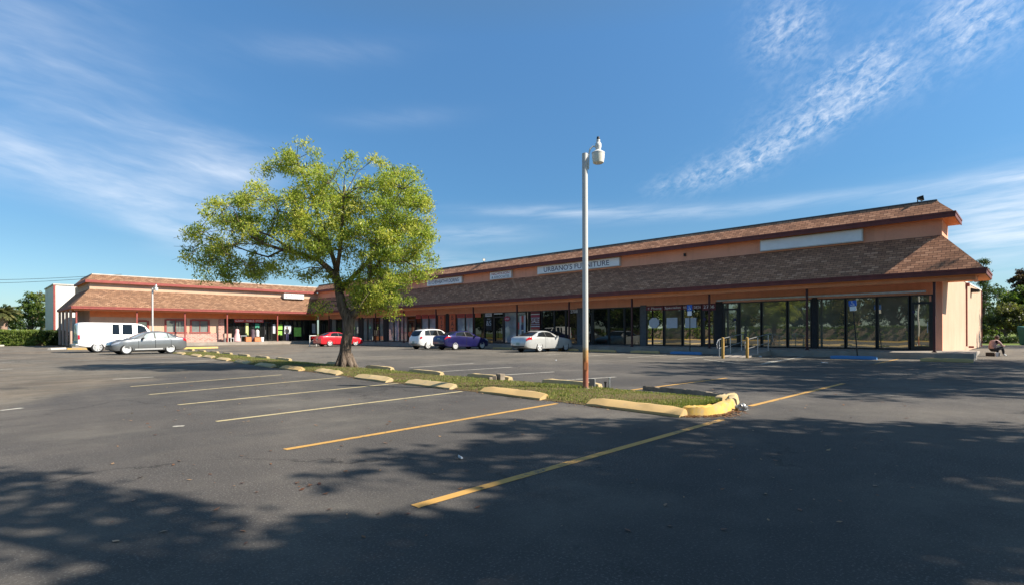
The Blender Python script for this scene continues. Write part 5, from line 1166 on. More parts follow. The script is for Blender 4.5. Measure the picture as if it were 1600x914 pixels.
# clothes display on the short wing's walk
def onwalk(px, dy=.85): y = WB_ - dy; q = kp((onY(px, y), y, 0)); return Vector((q[0], q[1], CAM_H + (.31 - CAM_H) * K))
def dress(px, prof, mat, label, top=None):
    r_ = empty('dress_form', onwalk(px), 0, label, 'dress form'); m = MB(); m.lathe(prof, n=16); m.build('dress', mat, r_, smooth=True)
    m = MB(); m.lathe([(.2, 0), (.2, .03), (.03, .05), (.025, prof[0][1] + .02)], n=12); m.build('stand', MT['dark_metal'], r_)
    h = prof[-1][1]; m = MB(); m.lathe([(.05, h - .01), (.045, h + .06), (.08, h + .12), (.09, h + .2), (.06, h + .28), (.02, h + .3)], n=12); m.build('head', top or MT['dark_cloth'], r_, smooth=True)
P1 = [(.40, .05), (.34, .5), (.26, .85), (.19, 1.05), (.22, 1.28), (.18, 1.42), (.06, 1.48)]
dress(370.5, P1, plain('pale_pink_dress_cloth', (.72, .44, .44), .85, var=.15), 'long pale pink dress on a stand under the red banner')
dress(395, [(.26, .1), (.24, .7), (.19, 1.0), (.22, 1.25), (.17, 1.4), (.06, 1.45)], plain('patterned_dark_dress_cloth', (.10, .07, .09), .85, var=.8, scale=25), 'dark patterned dress on a stand right of the tall green poster')
dress(402, [(.22, .6), (.2, .9), (.22, 1.2), (.16, 1.35), (.06, 1.4)], plain('white_shirt_cloth', (.62, .60, .56), .85, var=.1), 'white shirt on a stand under the dark green poster')
def chair(px, label, seatmat):
    r_ = empty('chair', onwalk(px, 1.0), rnd.uniform(-.4, .4), label, 'chair', 'chairs by the clothes shop'); m = MB(); m.box(-.22, .22, -.22, .22, .42, .47); m.build('seat', seatmat, r_)
    m = MB(); m.box(-.22, .22, .19, .23, .5, .95); m.build('backrest', MT['tan_wall'], r_)
    for x in (-.19, .19):
        for y in (-.19, .19): m = MB(); m.box(x - .02, x + .02, y - .02, y + .02, 0, .42); m.build('leg', MT['white_metal'], r_)
chair(353, 'left of the two chairs outside the dark pane', MT['tan_wall']); chair(361, 'right of the two chairs, with a pale seat, beside the pink dress', MT['paper'])
def crate(px, w, h, mat, label, dy=1.0):
    m = MB(); m.box(-w, w, -.25, .25, 0, h); o = m.build('storage_box', mat, bevel=.02); o.location = onwalk(px, dy); tag(o, label, 'box')
MT['orange_box'] = plain('orange_box', (.55, .20, .08), .7, var=.15)
crate(387.5, .3, .55, MT['orange_box'], 'orange box between the pink dress and the dark dress'); crate(401.5, .32, .5, MT['orange_box'], 'orange box under the white shirt', 1.2)
r_ = empty('folding_table', onwalk(380, 1.0), 0, 'small white folding table right of the pink dress', 'table'); m = MB(); m.box(-.32, .32, -.25, .25, .66, .71); m.build('tabletop', MT['paper'], r_)
for x in (-.28, .28):
    for y in (-.2, .2): m = MB(); m.box(x - .02, x + .02, y - .02, y + .02, 0, .66); m.build('leg', MT['steel'], r_)
m = MB(); m.lathe([(.16, 0), (.2, .45), (.19, .5), (.06, .52)], n=16); o = m.build('waste_bin', MT['sign_face'], smooth=True); o.location = onwalk(409.5, 1.0); tag(o, 'round white bin left of the shop door', 'bin')
# standing person in dark clothes
p = onwalk(448.5, 1.0); pr = empty('person', p, R(-80), 'person in dark clothes standing before the white poster of the short wing', 'person')
J = [(0, 0, .95, .13, .16), (0, 0, 1.15, .12, .16), (.01, 0, 1.38, .11, .18), (.01, 0, 1.47, .06), (.02, 0, 1.53, .05), (.03, 0, 1.60, .08), (.04, 0, 1.67, .085), (.03, 0, 1.74, .06),
     (0, .09, .86, .09), (.02, .1, .5, .07), (-.01, .1, .1, .045), (.1, .1, .05, .045), (.16, .1, .035, .03), (0, -.09, .86, .09), (.03, -.11, .5, .07), (.02, -.12, .1, .045), (.13, -.12, .05, .045), (.19, -.12, .035, .03),
     (0, .21, 1.4, .06), (-.02, .25, 1.13, .048), (.08, .24, .92, .035), (.1, .23, .85, .03), (0, -.21, 1.4, .06), (-.02, -.26, 1.13, .048), (.12, -.2, 1.05, .035), (.2, -.14, 1.08, .03)]
Ed = [(0, 1), (1, 2), (2, 3), (3, 4), (4, 5), (5, 6), (6, 7), (0, 8), (8, 9), (9, 10), (10, 11), (11, 12), (0, 13), (13, 14), (14, 15), (15, 16), (16, 17), (3, 18), (18, 19), (19, 20), (20, 21), (3, 22), (22, 23), (23, 24), (24, 25)]
skin('body', J, Ed, pr, [MT['skin_tone'], MT['dark_cloth'], MT['ink_navy'], MT['pillar']], lambda c: 0 if c.z > 1.49 or (c.z < .95 and abs(c.y) > .2) or (c.x > .12 and c.z > 1.0) else (3 if c.z < .1 else (2 if c.z < .9 else 1)))
ball('hair', (.02, 0, 1.70), .10, MT['hair'], pr, (1, .95, .85), lambda v: v.x > .09 and v.z < 1.72)
# ------------------------------------------------------------------ vehicles
def interp(keys, s):
    ks = keys
    if s <= ks[0][0]: return ks[0][1]
    if s >= ks[-1][0]: return ks[-1][1]
    for i in range(len(ks) - 1):
        if ks[i][0] <= s <= ks[i + 1][0]:
            x0, y0 = ks[i]; x1, y1 = ks[i + 1]; h = x1 - x0; t = (s - x0) / h
            def slope(j):
                if j <= 0 or j >= len(ks) - 1: return (ks[min(j + 1, len(ks) - 1)][1] - ks[max(j - 1, 0)][1]) / max(1e-6, ks[min(j + 1, len(ks) - 1)][0] - ks[max(j - 1, 0)][0])
                a = (ks[j][1] - ks[j - 1][1]) / (ks[j][0] - ks[j - 1][0]); b = (ks[j + 1][1] - ks[j][1]) / (ks[j + 1][0] - ks[j][0])
                return 0 if a * b <= 0 else 2 * a * b / (a + b)
            m0, m1 = slope(i), slope(i + 1)
            return (2 * t**3 - 3 * t**2 + 1) * y0 + (t**3 - 2 * t**2 + t) * h * m0 + (-2 * t**3 + 3 * t**2) * y1 + (t**3 - t**2) * h * m1

class Car:
    def __init__(c, sp): c.sp = sp; c.L = sp['L']; c.off = sp['fo'] + sp['wb'] / 2
    def ring(c, s):
        sp = c.sp; zt, zl, w, zb, wr = (interp(sp[k], s) for k in ('top', 'belt', 'width', 'bot', 'roofw'))
        zt = max(zt, zl + .02); wr = min(wr, w * .96); g = zt - zl; ins = sp.get('tumble', .0)
        cr = min(.05, g * .35)
        return [(0, zb), (w * .82, zb), (w * .955, zb + .05), (w * .985, zb + .25 * (zl - zb)), (w, zb + .55 * (zl - zb)), (w * .985, zb + .82 * (zl - zb)), (w * .955, zl),
                (w * .945, zl + min(.02, g * .2)), (wr + (w * .945 - wr) * .12, zt - cr - min(.03, g * .2)), (wr * .96, zt - cr * .55), (wr * .75, zt - cr * .16), (wr * .4, zt - cr * .03), (0, zt)]
    def pt(c, s, q, side=1):
        r = c.ring(s); i = min(int(q), 11); t = q - i; y = r[i][0] * (1 - t) + r[i + 1][0] * t; z = r[i][1] * (1 - t) + r[i + 1][1] * t
        return Vector((c.off - s, y * side, z))
    def body_mesh(c):
        ss = sorted(set([round(c.L * i / 84, 4) for i in range(85)] + [.02, .05, c.L - .02, c.L - .05])); vs, fs = [], []
        for s in ss:
            r = c.ring(s); pts = [(c.off - s, y, z) for y, z in r] + [(c.off - s, -y, z) for y, z in r[-2:0:-1]]; n = len(pts); vs += pts
        for i in range(len(ss) - 1):
            for k in range(n): fs.append((i * n + k, (i + 1) * n + k, (i + 1) * n + (k + 1) % n, i * n + (k + 1) % n))
        fs.append(tuple(range(n))); fs.append(tuple(range((len(ss) - 1) * n + n - 1, (len(ss) - 1) * n - 1, -1))); return vs, fs
    def patch(c, mb, sides, rows, qa, qb, off, nq=6, ns=10):
        """rows: function t in 0..1 -> (s_front, s_rear); q from qa to qb"""
        for sd in sides:
            vs = []
            for j in range(nq + 1):
                t = j / nq; q = qa + (qb - qa) * t; s0, s1 = rows(t)
                for i in range(ns + 1):
                    s = s0 + (s1 - s0) * i / ns; e = .01
                    p = c.pt(s, q, sd); a = c.pt(min(c.L, s + e), q, sd) - c.pt(max(0, s - e), q, sd); b = c.pt(s, min(12, q + .05), sd) - c.pt(s, max(0, q - .05), sd)
                    n = a.cross(b); n = n.normalized() if n.length > 1e-9 else Vector((0, sd, 0))
                    if n.y * sd < 0 and abs(n.y) > .2: n = -n
                    if abs(n.y) <= .2 and n.z < 0: n = -n
                    vs.append(p + n * off)
            mb.add(vs, [(j * (ns + 1) + i, j * (ns + 1) + i + 1, (j + 1) * (ns + 1) + i + 1, (j + 1) * (ns + 1) + i) for j in range(nq) for i in range(ns)])
    def cross(c, mb, s0, s1, wfrac, off, ns=10, nq=12, curve=0.0):
        """glass across the car between s0 (low) and s1 (high)"""
        vs = []
        for j in range(ns + 1):
            for i in range(nq + 1):
                u = -1 + 2 * i / nq; s = s0 + (s1 - s0) * j / ns - curve * (1 - u * u); q = 12 - abs(u) * wfrac * 3.6; sd = 1 if u >= 0 else -1; e = .01
                p = c.pt(s, q, sd); a = c.pt(min(c.L, s + e), q, sd) - c.pt(max(0, s - e), q, sd); n = Vector((-a.z, 0, a.x)); n = -n if n.z < 0 else n; n.normalize(); vs.append(p + n * off)
        mb.add(vs, [(j * (nq + 1) + i, j * (nq + 1) + i + 1, (j + 1) * (nq + 1) + i + 1, (j + 1) * (nq + 1) + i) for j in range(ns) for i in range(nq)])

def smooth(o, ang=40):
    for p in o.data.polygons: p.use_smooth = True
    o.data.set_sharp_from_angle(angle=R(ang))
def build_car(name, label, cat, sp, paint, loc, heading, glass='carglass'):
    c = Car(sp); root = empty(name, loc, heading, label, cat); R_ = sp['R']; wb = sp['wb']; hw = interp(sp['width'], sp['fo'] + wb / 2)
    vs, fs = c.body_mesh(); body = MB().add(vs, fs).build('body', [paint, MT['well']], root)
    for x in (wb / 2, -wb / 2):                                    # wheel openings cut from the shell
        cut = MB()
        for sd in (1, -1): cut.lathe([(R_ * sp.get('arch', 1.13), sd * (hw - .3)), (R_ * sp.get('arch', 1.13), sd * (hw + .2))], (x, 0, R_ * 1.02), 28, 'Y')
        co = cut.build('cutter', [MT['well'], MT['well']])
        for p in co.data.polygons: p.material_index = 1
        md = body.modifiers.new('cut', 'BOOLEAN'); md.operation = 'DIFFERENCE'; md.object = co; md.solver = 'EXACT'
        dg = bpy.context.evaluated_depsgraph_get(); dg.update(); me = bpy.data.meshes.new_from_object(body.evaluated_get(dg)); body.modifiers.clear()
        if len(me.polygons) > 200: body.data = me
        bpy.data.objects.remove(co)
    smooth(body, 38)
    def P(nm_, mt, fn, par=root, ang=40):
        m = MB(); fn(m); o = m.build(nm_, mt, par); smooth(o, ang); return o
    for sd in (1, -1):
        sg = sp['side_glass']
        if not sp.get('bumper'): P('window_trim', MT['blacktrim'], lambda m: c.patch(m, [sd], lambda t: (sg[0][0] - .05 + (sg[0][2] - sg[0][0]) * t, sg[-1][1] + .05 + (sg[-1][3] - sg[-1][1]) * t), 7.0, 7.99, .003, 8, 24))
        for (b0, b1, t0, t1) in sp['side_glass']:
            P('side_window', MT[glass], lambda m: c.patch(m, [sd], lambda t: (b0 + (t0 - b0) * t, b1 + (t1 - b1) * t), 7.05, 7.95, .007))
        for (d0, d1, hs) in sp['doors']:
            d = P('door', paint, lambda m: c.patch(m, [sd], lambda t: (d0, d1), 2.3, 6.6, .005, 12, 14))
            P('handle', MT['rim'] if sp.get('chrome') else paint, lambda m: c.patch(m, [sd], lambda t: (hs, hs + .17), 5.45, 5.6, .03, 1, 3), d)
            P('door_gap', MT['well'], lambda m: [c.patch(m, [sd], lambda t, q=q: (q - .008, q + .008), 2.3, 6.9, .007, 12, 1) for q in (d0, d1)], d)
        if sp.get('moulding'): P('side_moulding', sp['moulding'], lambda m: c.patch(m, [sd], lambda t: (sp['fo'] + R_ * 1.3, sp['fo'] + wb - R_ * 1.3), 2.25, 2.9, .012, 3, 20))
        hl = sp['head']; P('headlight', MT['head'], lambda m: c.patch(m, [sd], lambda t: (hl[0], hl[1] + hl[4] * t), hl[2], hl[3], .009, 5, 6))
        tlp = sp['tail']; P('taillight', MT['tail'], lambda m: c.patch(m, [sd], lambda t: (tlp[0] - tlp[4] * t, tlp[1]), tlp[2], tlp[3], .012, 6, 6))
        ms = sp['mirror']; pm = c.pt(ms, 7.05, sd)
        m = MB(); m.hull([pm + Vector((-.05, sd * .04, -.03)), pm + Vector((.06, sd * .04, -.02)), pm + Vector((.06, sd * .04, .07)), pm + Vector((-.05, sd * .04, .1))], [pm + Vector((-.06, sd * .2, -.02)), pm + Vector((.02, sd * .2, 0)), pm + Vector((.02, sd * .2, .09)), pm + Vector((-.06, sd * .2, .12))])
        m.box(pm.x - .03, pm.x + .03, min(pm.y - sd * .02, pm.y + sd * .05), max(pm.y - sd * .02, pm.y + sd * .05), pm.z - .02, pm.z + .02); m.build('mirror', sp.get('mirror_mat', paint), root)
    w0, w1 = sp['wind']; P('windscreen', MT[glass], lambda m: c.cross(m, w0, w1, .93, .008, curve=.10))
    if sp.get('rear'): r0, r1 = sp['rear']; P('rear_window', MT['carglass'], lambda m: c.cross(m, r0, r1, .9, .008, curve=-.06))
    # nose and tail trim
    zb, zt = interp(sp['bot'], 0), interp(sp['top'], 0); xf = c.off; w = interp(sp['width'], 0)
    m = MB(); m.box(xf - .01, xf + .012, -w * .7, w * .7, zb + (zt - zb) * .45, zb + (zt - zb) * .85); m.build('grille', MT['blacktrim'], root)
    m = MB(); m.box(xf - .01, xf + .02, -w * .85, w * .85, zb + .02, zb + (zt - zb) * .3); m.build('front_bumper_inlet', MT['blacktrim'], root)
    xr = c.off - c.L; zb, zt, w = interp(sp['bot'], c.L), interp(sp['top'], c.L), interp(sp['width'], c.L)
    pz = sp.get('plate_z', (zb + zt) / 2 + .06); ps = next((s for s in [c.L - i * .01 for i in range(60)] if interp(sp['top'], s) > pz + .07), c.L)
    m = MB(); m.box(c.off - ps - .02 - sp.get('plate_out', 0.0), c.off - ps + .02, -.155, .155, pz - .08, pz + .08); m.build('number_plate', MT['plate'], root)
    m = MB(); m.box(xr - .012, xr + .02, -w * .9, w * .9, zb, zb + .07); m.build('rear_bumper_trim', MT['blacktrim'], root)
    if sp.get('bumper'):
        for (x, sg) in ((xr, -1), (xf, 1)):
            m = MB(); m.box(min(x - sg * .05, x + sg * .14), max(x - sg * .05, x + sg * .14), -hw * .97, hw * .97, .42, .60); m.build('bumper', MT['steel'], root, bevel=.03)
    # wheels
    for x in (wb / 2, -wb / 2):
        for sd in (1, -1):
            y = sd * (hw - .115); t = .105
            m = MB(); m.lathe([(R_ * .66, -t), (R_ * .9, -t), (R_ * .985, -t * .75), (R_, -t * .3), (R_, t * .3), (R_ * .985, t * .75), (R_ * .9, t), (R_ * .66, t)], (x, y, R_), 30, 'Y', False)
            wh = m.build('wheel', MT['tyre'], root, smooth=True, angle=40)
            m = MB(); m.lathe([(R_ * .69, sd * t * .92), (R_ * .67, sd * t * 1.0), (R_ * .62, sd * t * .6), (.02, sd * t * .5)], (x, y, R_), 26, 'Y'); m.build('rim_barrel', MT['pillar_grey'], wh, smooth=True)
            m = MB(); ns = sp.get('spokes', 5); m.lathe([(R_ * .70, sd * t * .93), (R_ * .70, sd * t * 1.05), (R_ * .60, sd * t * 1.03), (R_ * .60, sd * t * .93)], (x, y, R_), 26, 'Y')
            m.lathe([(R_ * .2, sd * t * .6), (R_ * .2, sd * t * 1.0), (.02, sd * t * 1.06)], (x, y, R_), 16, 'Y'); sw = sp.get('spoke_w', .34)
            for k in range(ns):
                a = 2 * math.pi * k / ns + .3; u = Vector((math.cos(a), 0, math.sin(a))); v = Vector((-math.sin(a), 0, math.cos(a))); ctr = Vector((x, y + sd * t * .85, R_)) + u * R_ * .42
                m.obox(ctr, u, v, Vector((0, 1, 0)), R_ * .27, R_ * sw * .5 * .72, t * .12)
            m.build('rim', MT['rim'], wh, smooth=True, angle=30)
    return root

SEDAN = dict(L=4.63, wb=2.65, fo=.86, R=.335, top=[(0, .62), (.06, .74), (.2, .83), (.6, .92), (1.18, 1.0), (1.4, 1.09), (2.05, 1.36), (2.45, 1.445), (2.9, 1.46), (3.35, 1.40), (3.8, 1.24), (4.15, 1.09), (4.28, 1.065), (4.52, 1.04), (4.6, .92), (4.63, .72)],
             belt=[(0, .56), (.1, .66), (.3, .755), (.8, .85), (1.3, .905), (2.2, .93), (3.8, .985), (4.4, .985), (4.58, .87), (4.63, .66)], width=[(0, .56), (.12, .72), (.4, .835), (.9, .885), (3.9, .885), (4.35, .84), (4.57, .74), (4.63, .66)],
             bot=[(0, .30), (.25, .21), (.9, .2), (4.0, .21), (4.4, .26), (4.63, .38)], roofw=[(0, .5), (.3, .7), (1.25, .74), (2.1, .60), (2.6, .565), (3.2, .56), (3.9, .60), (4.3, .68), (4.63, .6)],
             side_glass=[(1.72, 2.52, 2.06, 2.52), (2.6, 3.38, 2.6, 3.34), (3.44, 3.86, 3.40, 3.52)], doors=[(1.55, 2.56, 2.32), (2.57, 3.55, 3.2)], head=(.06, .40, 5.0, 6.7, .22), tail=(4.36, 4.60, 4.9, 6.6, .04), mirror=1.78, wind=(1.3, 2.06), rear=(4.1, 3.42), spokes=9, spoke_w=.36)
COUPE = dict(SEDAN, L=4.87, wb=2.72, fo=1.0, R=.335, top=[(0, .58), (.06, .68), (.3, .80), (.8, .91), (1.5, 1.0), (1.75, 1.08), (2.35, 1.34), (2.75, 1.41), (3.1, 1.41), (3.5, 1.34), (3.95, 1.17), (4.25, 1.06), (4.5, 1.045), (4.72, 1.0), (4.82, .84), (4.87, .62)],
             belt=[(0, .54), (.1, .64), (.35, .75), (.9, .85), (1.5, .91), (2.4, .93), (3.9, .985), (4.5, .985), (4.76, .90), (4.83, .76), (4.87, .58)], width=[(0, .56), (.14, .74), (.45, .86), (1, .91), (3.9, .905), (4.45, .85), (4.75, .74), (4.87, .64)],
             bot=[(0, .28), (.3, .2), (1, .19), (4.1, .2), (4.6, .26), (4.87, .36)], roofw=[(0, .5), (.3, .72), (1.5, .76), (2.4, .60), (2.9, .56), (3.4, .55), (4.1, .62), (4.5, .68), (4.87, .58)],
             side_glass=[(2.02, 3.0, 2.36, 2.96), (3.06, 3.95, 3.02, 3.5)], doors=[(1.85, 3.15, 2.88)], head=(.06, .42, 5.0, 6.7, .2), tail=(4.42, 4.80, 4.9, 6.5, .05), mirror=2.02, wind=(1.68, 2.42), rear=(4.2, 3.5), spokes=5, spoke_w=.42)
HATCH = dict(SEDAN, L=4.53, wb=2.70, fo=.88, R=.32, top=[(0, .58), (.06, .70), (.25, .82), (.7, .93), (1.15, 1.02), (1.9, 1.36), (2.3, 1.43), (2.7, 1.435), (3.2, 1.37), (3.75, 1.20), (4.1, 1.10), (4.3, 1.08), (4.42, 1.04), (4.5, .86), (4.53, .66)],
             belt=[(0, .54), (.1, .66), (.3, .77), (.8, .87), (1.2, .92), (2.2, .96), (3.7, 1.05), (4.2, 1.045), (4.42, .93), (4.5, .78), (4.53, .6)], width=[(0, .58), (.12, .74), (.4, .84), (.9, .888), (3.8, .888), (4.25, .845), (4.47, .75), (4.53, .68)],
             bot=[(0, .28), (.25, .2), (.9, .19), (4.0, .21), (4.3, .27), (4.53, .40)], roofw=[(0, .5), (.3, .7), (1.15, .74), (1.95, .60), (2.5, .56), (3.1, .55), (3.8, .60), (4.2, .68), (4.53, .6)],
             side_glass=[(1.6, 2.46, 1.95, 2.46), (2.54, 3.5, 2.54, 3.24)], doors=[(1.45, 2.5, 2.28), (2.51, 3.45, 3.1)], head=(.06, .5, 5.0, 6.6, .2), tail=(4.02, 4.48, 5.15, 6.5, -.10), mirror=1.68, wind=(1.28, 1.98), rear=(4.02, 3.28), spokes=10, spoke_w=.26, plate_z=.82)
RETRO = dict(SEDAN, L=4.29, wb=2.62, fo=.86, R=.325, top=[(0, .66), (.06, .84), (.25, .96), (.7, 1.04), (1.15, 1.10), (1.35, 1.16), (1.85, 1.48), (2.2, 1.58), (2.7, 1.605), (3.3, 1.59), (3.7, 1.52), (3.92, 1.40), (4.08, 1.18), (4.18, .98), (4.26, .78), (4.29, .62)],
             belt=[(0, .62), (.1, .78), (.3, .9), (.8, .97), (1.3, 1.02), (3.4, 1.04), (3.9, 1.03), (4.1, .97), (4.22, .82), (4.29, .56)], width=[(0, .46), (.12, .62), (.45, .78), (.9, .845), (3.5, .852), (3.95, .80), (4.2, .70), (4.29, .6)],
             bot=[(0, .32), (.25, .24), (.9, .22), (3.8, .24), (4.1, .3), (4.29, .4)], roofw=[(0, .4), (.3, .56), (1.15, .6), (1.9, .60), (2.5, .585), (3.4, .57), (3.9, .60), (4.29, .52)],
             side_glass=[(1.72, 2.4, 1.98, 2.4), (2.48, 3.18, 2.48, 3.16), (3.25, 3.72, 3.23, 3.6)], doors=[(1.5, 2.44, 2.25), (2.45, 3.25, 3.05)], head=(.1, .42, 5.0, 6.6, .1), tail=(3.98, 4.16, 4.9, 6.5, .02), mirror=1.72, wind=(1.32, 1.9), rear=(4.1, 3.78), spokes=6, spoke_w=.4, plate_z=.56)
VAN = dict(SEDAN, L=5.4, wb=3.51, fo=.82, R=.37, top=[(0, .82), (.05, .98), (.2, 1.08), (.55, 1.14), (.85, 1.2), (1.3, 1.62), (1.62, 1.93), (1.95, 2.04), (2.5, 2.07), (4.9, 2.09), (5.25, 2.07), (5.36, 2.0), (5.4, 1.92)],
           belt=[(0, .76), (.06, .92), (.25, 1.02), (.6, 1.08), (1.0, 1.16), (5.2, 1.2), (5.4, 1.2)], width=[(0, .84), (.1, .93), (.4, .985), (5.2, 1.0), (5.37, .985), (5.4, .96)], bot=[(0, .36), (.3, .3), (4.8, .36), (5.4, .46)],
           roofw=[(0, .72), (.6, .84), (1.0, .84), (1.7, .80), (2.2, .80), (5.3, .815), (5.4, .79)], side_glass=[(1.28, 2.02, 1.55, 2.02), (2.32, 2.92, 2.34, 2.9), (3.08, 3.5, 3.1, 3.48)], doors=[(1.08, 2.12, 1.9), (2.2, 3.6, 2.4)], head=(.03, .2, 4.6, 6.2, .0), tail=(5.28, 5.39, 4.3, 6.6, 0), mirror=1.42,
           wind=(.95, 1.64), rear=None, spokes=8, spoke_w=.3, bumper=True, plate_z=.75, arch=1.28, plate_out=.12, mirror_mat=MT['blacktrim'])

silver = paintm('silver_car_paint', (.56, .57, .57), .35); white = paintm('white_car_paint', (.76, .76, .75), .0, .4); blue = paintm('violet_blue_car_paint', (.014, .014, .095), .35)
red = paintm('red_car_paint', (.62, .018, .03), .1); grey = paintm('metallic_grey_car_paint', (.20, .21, .22), .55); vanw = paintm('white_van_paint', (.78, .78, .78), .0, .4)
def put(px, Y): return (onY(px, Y), Y, 0.004)
def midcar(p_rear, p_front, Y): return ((onY(p_rear, Y) + onY(p_front, Y)) / 2, Y, .004)
build_car('parked_car', 'silver two-door coupe parked nose-in before the dark shop windows', 'car', COUPE, silver, (27.6, 24.05, .004), 0)
build_car('parked_car', 'dark violet blue sedan parked nose-in between the white car and the silver coupe', 'car', HATCH, blue, (27.0, 31.9, .004), 0)
build_car('parked_car', 'small white retro hatchback parked left of the blue car', 'car', RETRO, white, (26.7, 34.9, .004), 0)
build_car('parked_car', 'bright red sedan partly hidden behind the tree trunk', 'car', dict(COUPE, L=4.6, side_glass=[(2.02, 2.75, 2.36, 2.75), (2.82, 3.6, 2.82, 3.4)]), red, (26.0, 49.6, .004), 0)
def shorter(sp, k):
    o = dict(sp)
    for q in ('top', 'belt', 'width', 'bot', 'roofw'): o[q] = [(a * k, b) for a, b in sp[q]]
    for q in ('L', 'wb', 'fo', 'mirror'): o[q] = sp[q] * k
    for q in ('side_glass', 'doors'): o[q] = [tuple(v * k for v in t) for t in sp[q]]
    for q in ('wind', 'rear'): o[q] = tuple(v * k for v in sp[q])
    o['head'] = (sp['head'][0] * k, sp['head'][1] * k) + sp['head'][2:]; o['tail'] = (sp['tail'][0] * k, sp['tail'][1] * k) + sp['tail'][2:]; return o
build_car('parked_car', 'metallic grey sedan parked facing left in front of the white van', 'car', dict(shorter(SEDAN, .90), moulding=MT['rim'], chrome=True, mirror_mat=MT['blacktrim']), grey, (8.1, 41.0, .004), R(184), 'cargrey')
van = build_car('cargo_van', 'white cargo van with three dark side windows parked behind the grey sedan', 'van', VAN, vanw, (8.15, 47.2, .004), 0)
lettering('Sanford', .17, Vector((8.15 - 1.45, 47.2 - 1.016, 1.5)), RB, MT['pillar'], van, width=.85)

# ------------------------------------------------------------------ sky, sun, view
sc = bpy.context.scene
w = bpy.data.worlds.new('World'); sc.world = w; w.use_nodes = True; nt = w.node_tree; nt.nodes.clear()
SUN_EL = math.atan(.86); sdir = Vector((.5 * math.cos(SUN_EL), -.866 * math.cos(SUN_EL), math.sin(SUN_EL))).normalized()
sky = N(nt, 'ShaderNodeTexSky', sky_type='NISHITA'); sky.sun_disc = False; sky.sun_elevation = SUN_EL; sky.sun_rotation = math.atan2(sdir.x, sdir.y)
sky.air_density = 1.0; sky.dust_density = .6; sky.ozone_density = 2.2; sky.altitude = 0
tc = N(nt, 'ShaderNodeTexCoord')
def dot(v):
    n = N(nt, 'ShaderNodeVectorMath', operation='DOT_PRODUCT'); nt.links.new(tc.outputs['Generated'], n.inputs[0]); n.inputs[1].default_value = v; return n.outputs['Value']
m_ = lambda op, a, b=None, c=None, **k: math_(nt, op, a, b, c, **k)
az = m_('MULTIPLY', m_('ARCTAN2', dot(tuple(rt)), dot(tuple(fw))), 57.2958)      # degrees clockwise from the lot's diagonal
el = m_('MULTIPLY', m_('ARCSINE', dot((0, 0, 1))), 57.2958)
def vec(a, b):
    n = N(nt, 'ShaderNodeCombineXYZ'); nt.links.new(a, n.inputs[0]) if not isinstance(a, (int, float)) else None; nt.links.new(b, n.inputs[1]); return n.outputs[0]
def nz(v, scale, det=6, ro=.6, dist=0.0):
    n = N(nt, 'ShaderNodeTexNoise', i_Scale=scale, i_Detail=float(det), i_Roughness=ro, i_Distortion=dist); nt.links.new(v, n.inputs['Vector']); return n.outputs['Fac']
def gauss(ca, ce, sa, se, tilt=0.0):
    """soft blob in the sky centred at azimuth ca, elevation ce"""
    da = m_('SUBTRACT', az, ca); de = m_('SUBTRACT', m_('SUBTRACT', el, ce), m_('MULTIPLY', da, tilt))
    q = m_('ADD', m_('POWER', m_('ABSOLUTE', m_('DIVIDE', da, sa)), 2.0), m_('POWER', m_('ABSOLUTE', m_('DIVIDE', de, se)), 2.0)); return m_('POWER', 2.718, m_('MULTIPLY', q, -1.0))
def add(*v):
    r = v[0]
    for x in v[1:]: r = m_('ADD', r, x)
    return r
# broken ripple cloud, upper right
t_ = .45; ua = add(az, m_('MULTIPLY', el, t_)); ub = m_('SUBTRACT', el, m_('MULTIPLY', az, t_))
vr = vec(m_('MULTIPLY', ua, .62), m_('MULTIPLY', ub, 1.1))
big_ = m_('MULTIPLY', m_('SUBTRACT', nz(vec(ua, ub), .33, 4, .6, .6), .40), 3.2, clamp=True)
ripple = m_('MULTIPLY', m_('SUBTRACT', add(m_('MULTIPLY', nz(vr, 1.5, 7, .66, .5), .62), m_('MULTIPLY', nz(vr, .62, 4, .6, .8), .38)), .41), 4.2, clamp=True)
ripple = m_('MULTIPLY', ripple, add(m_('MULTIPLY', big_, .5), .5))
rag = m_('MULTIPLY', m_('SUBTRACT', nz(vec(ua, ub), .16, 5, .65), .28), 3.6, clamp=True)
band = add(gauss(39, 23.2, 8.5, 2.5, .22), gauss(31, 20.2, 6, 2.0, .50), gauss(24, 17.0, 5, 1.4, .34), m_('MULTIPLY', gauss(27.3, 26.4, 3.0, 2.6, -.2), .9), m_('MULTIPLY', gauss(19, 15.6, 3.5, .9, .2), .6))
c1 = m_('MULTIPLY', m_('MULTIPLY', ripple, rag), m_('MULTIPLY', band, 1.25, clamp=True))
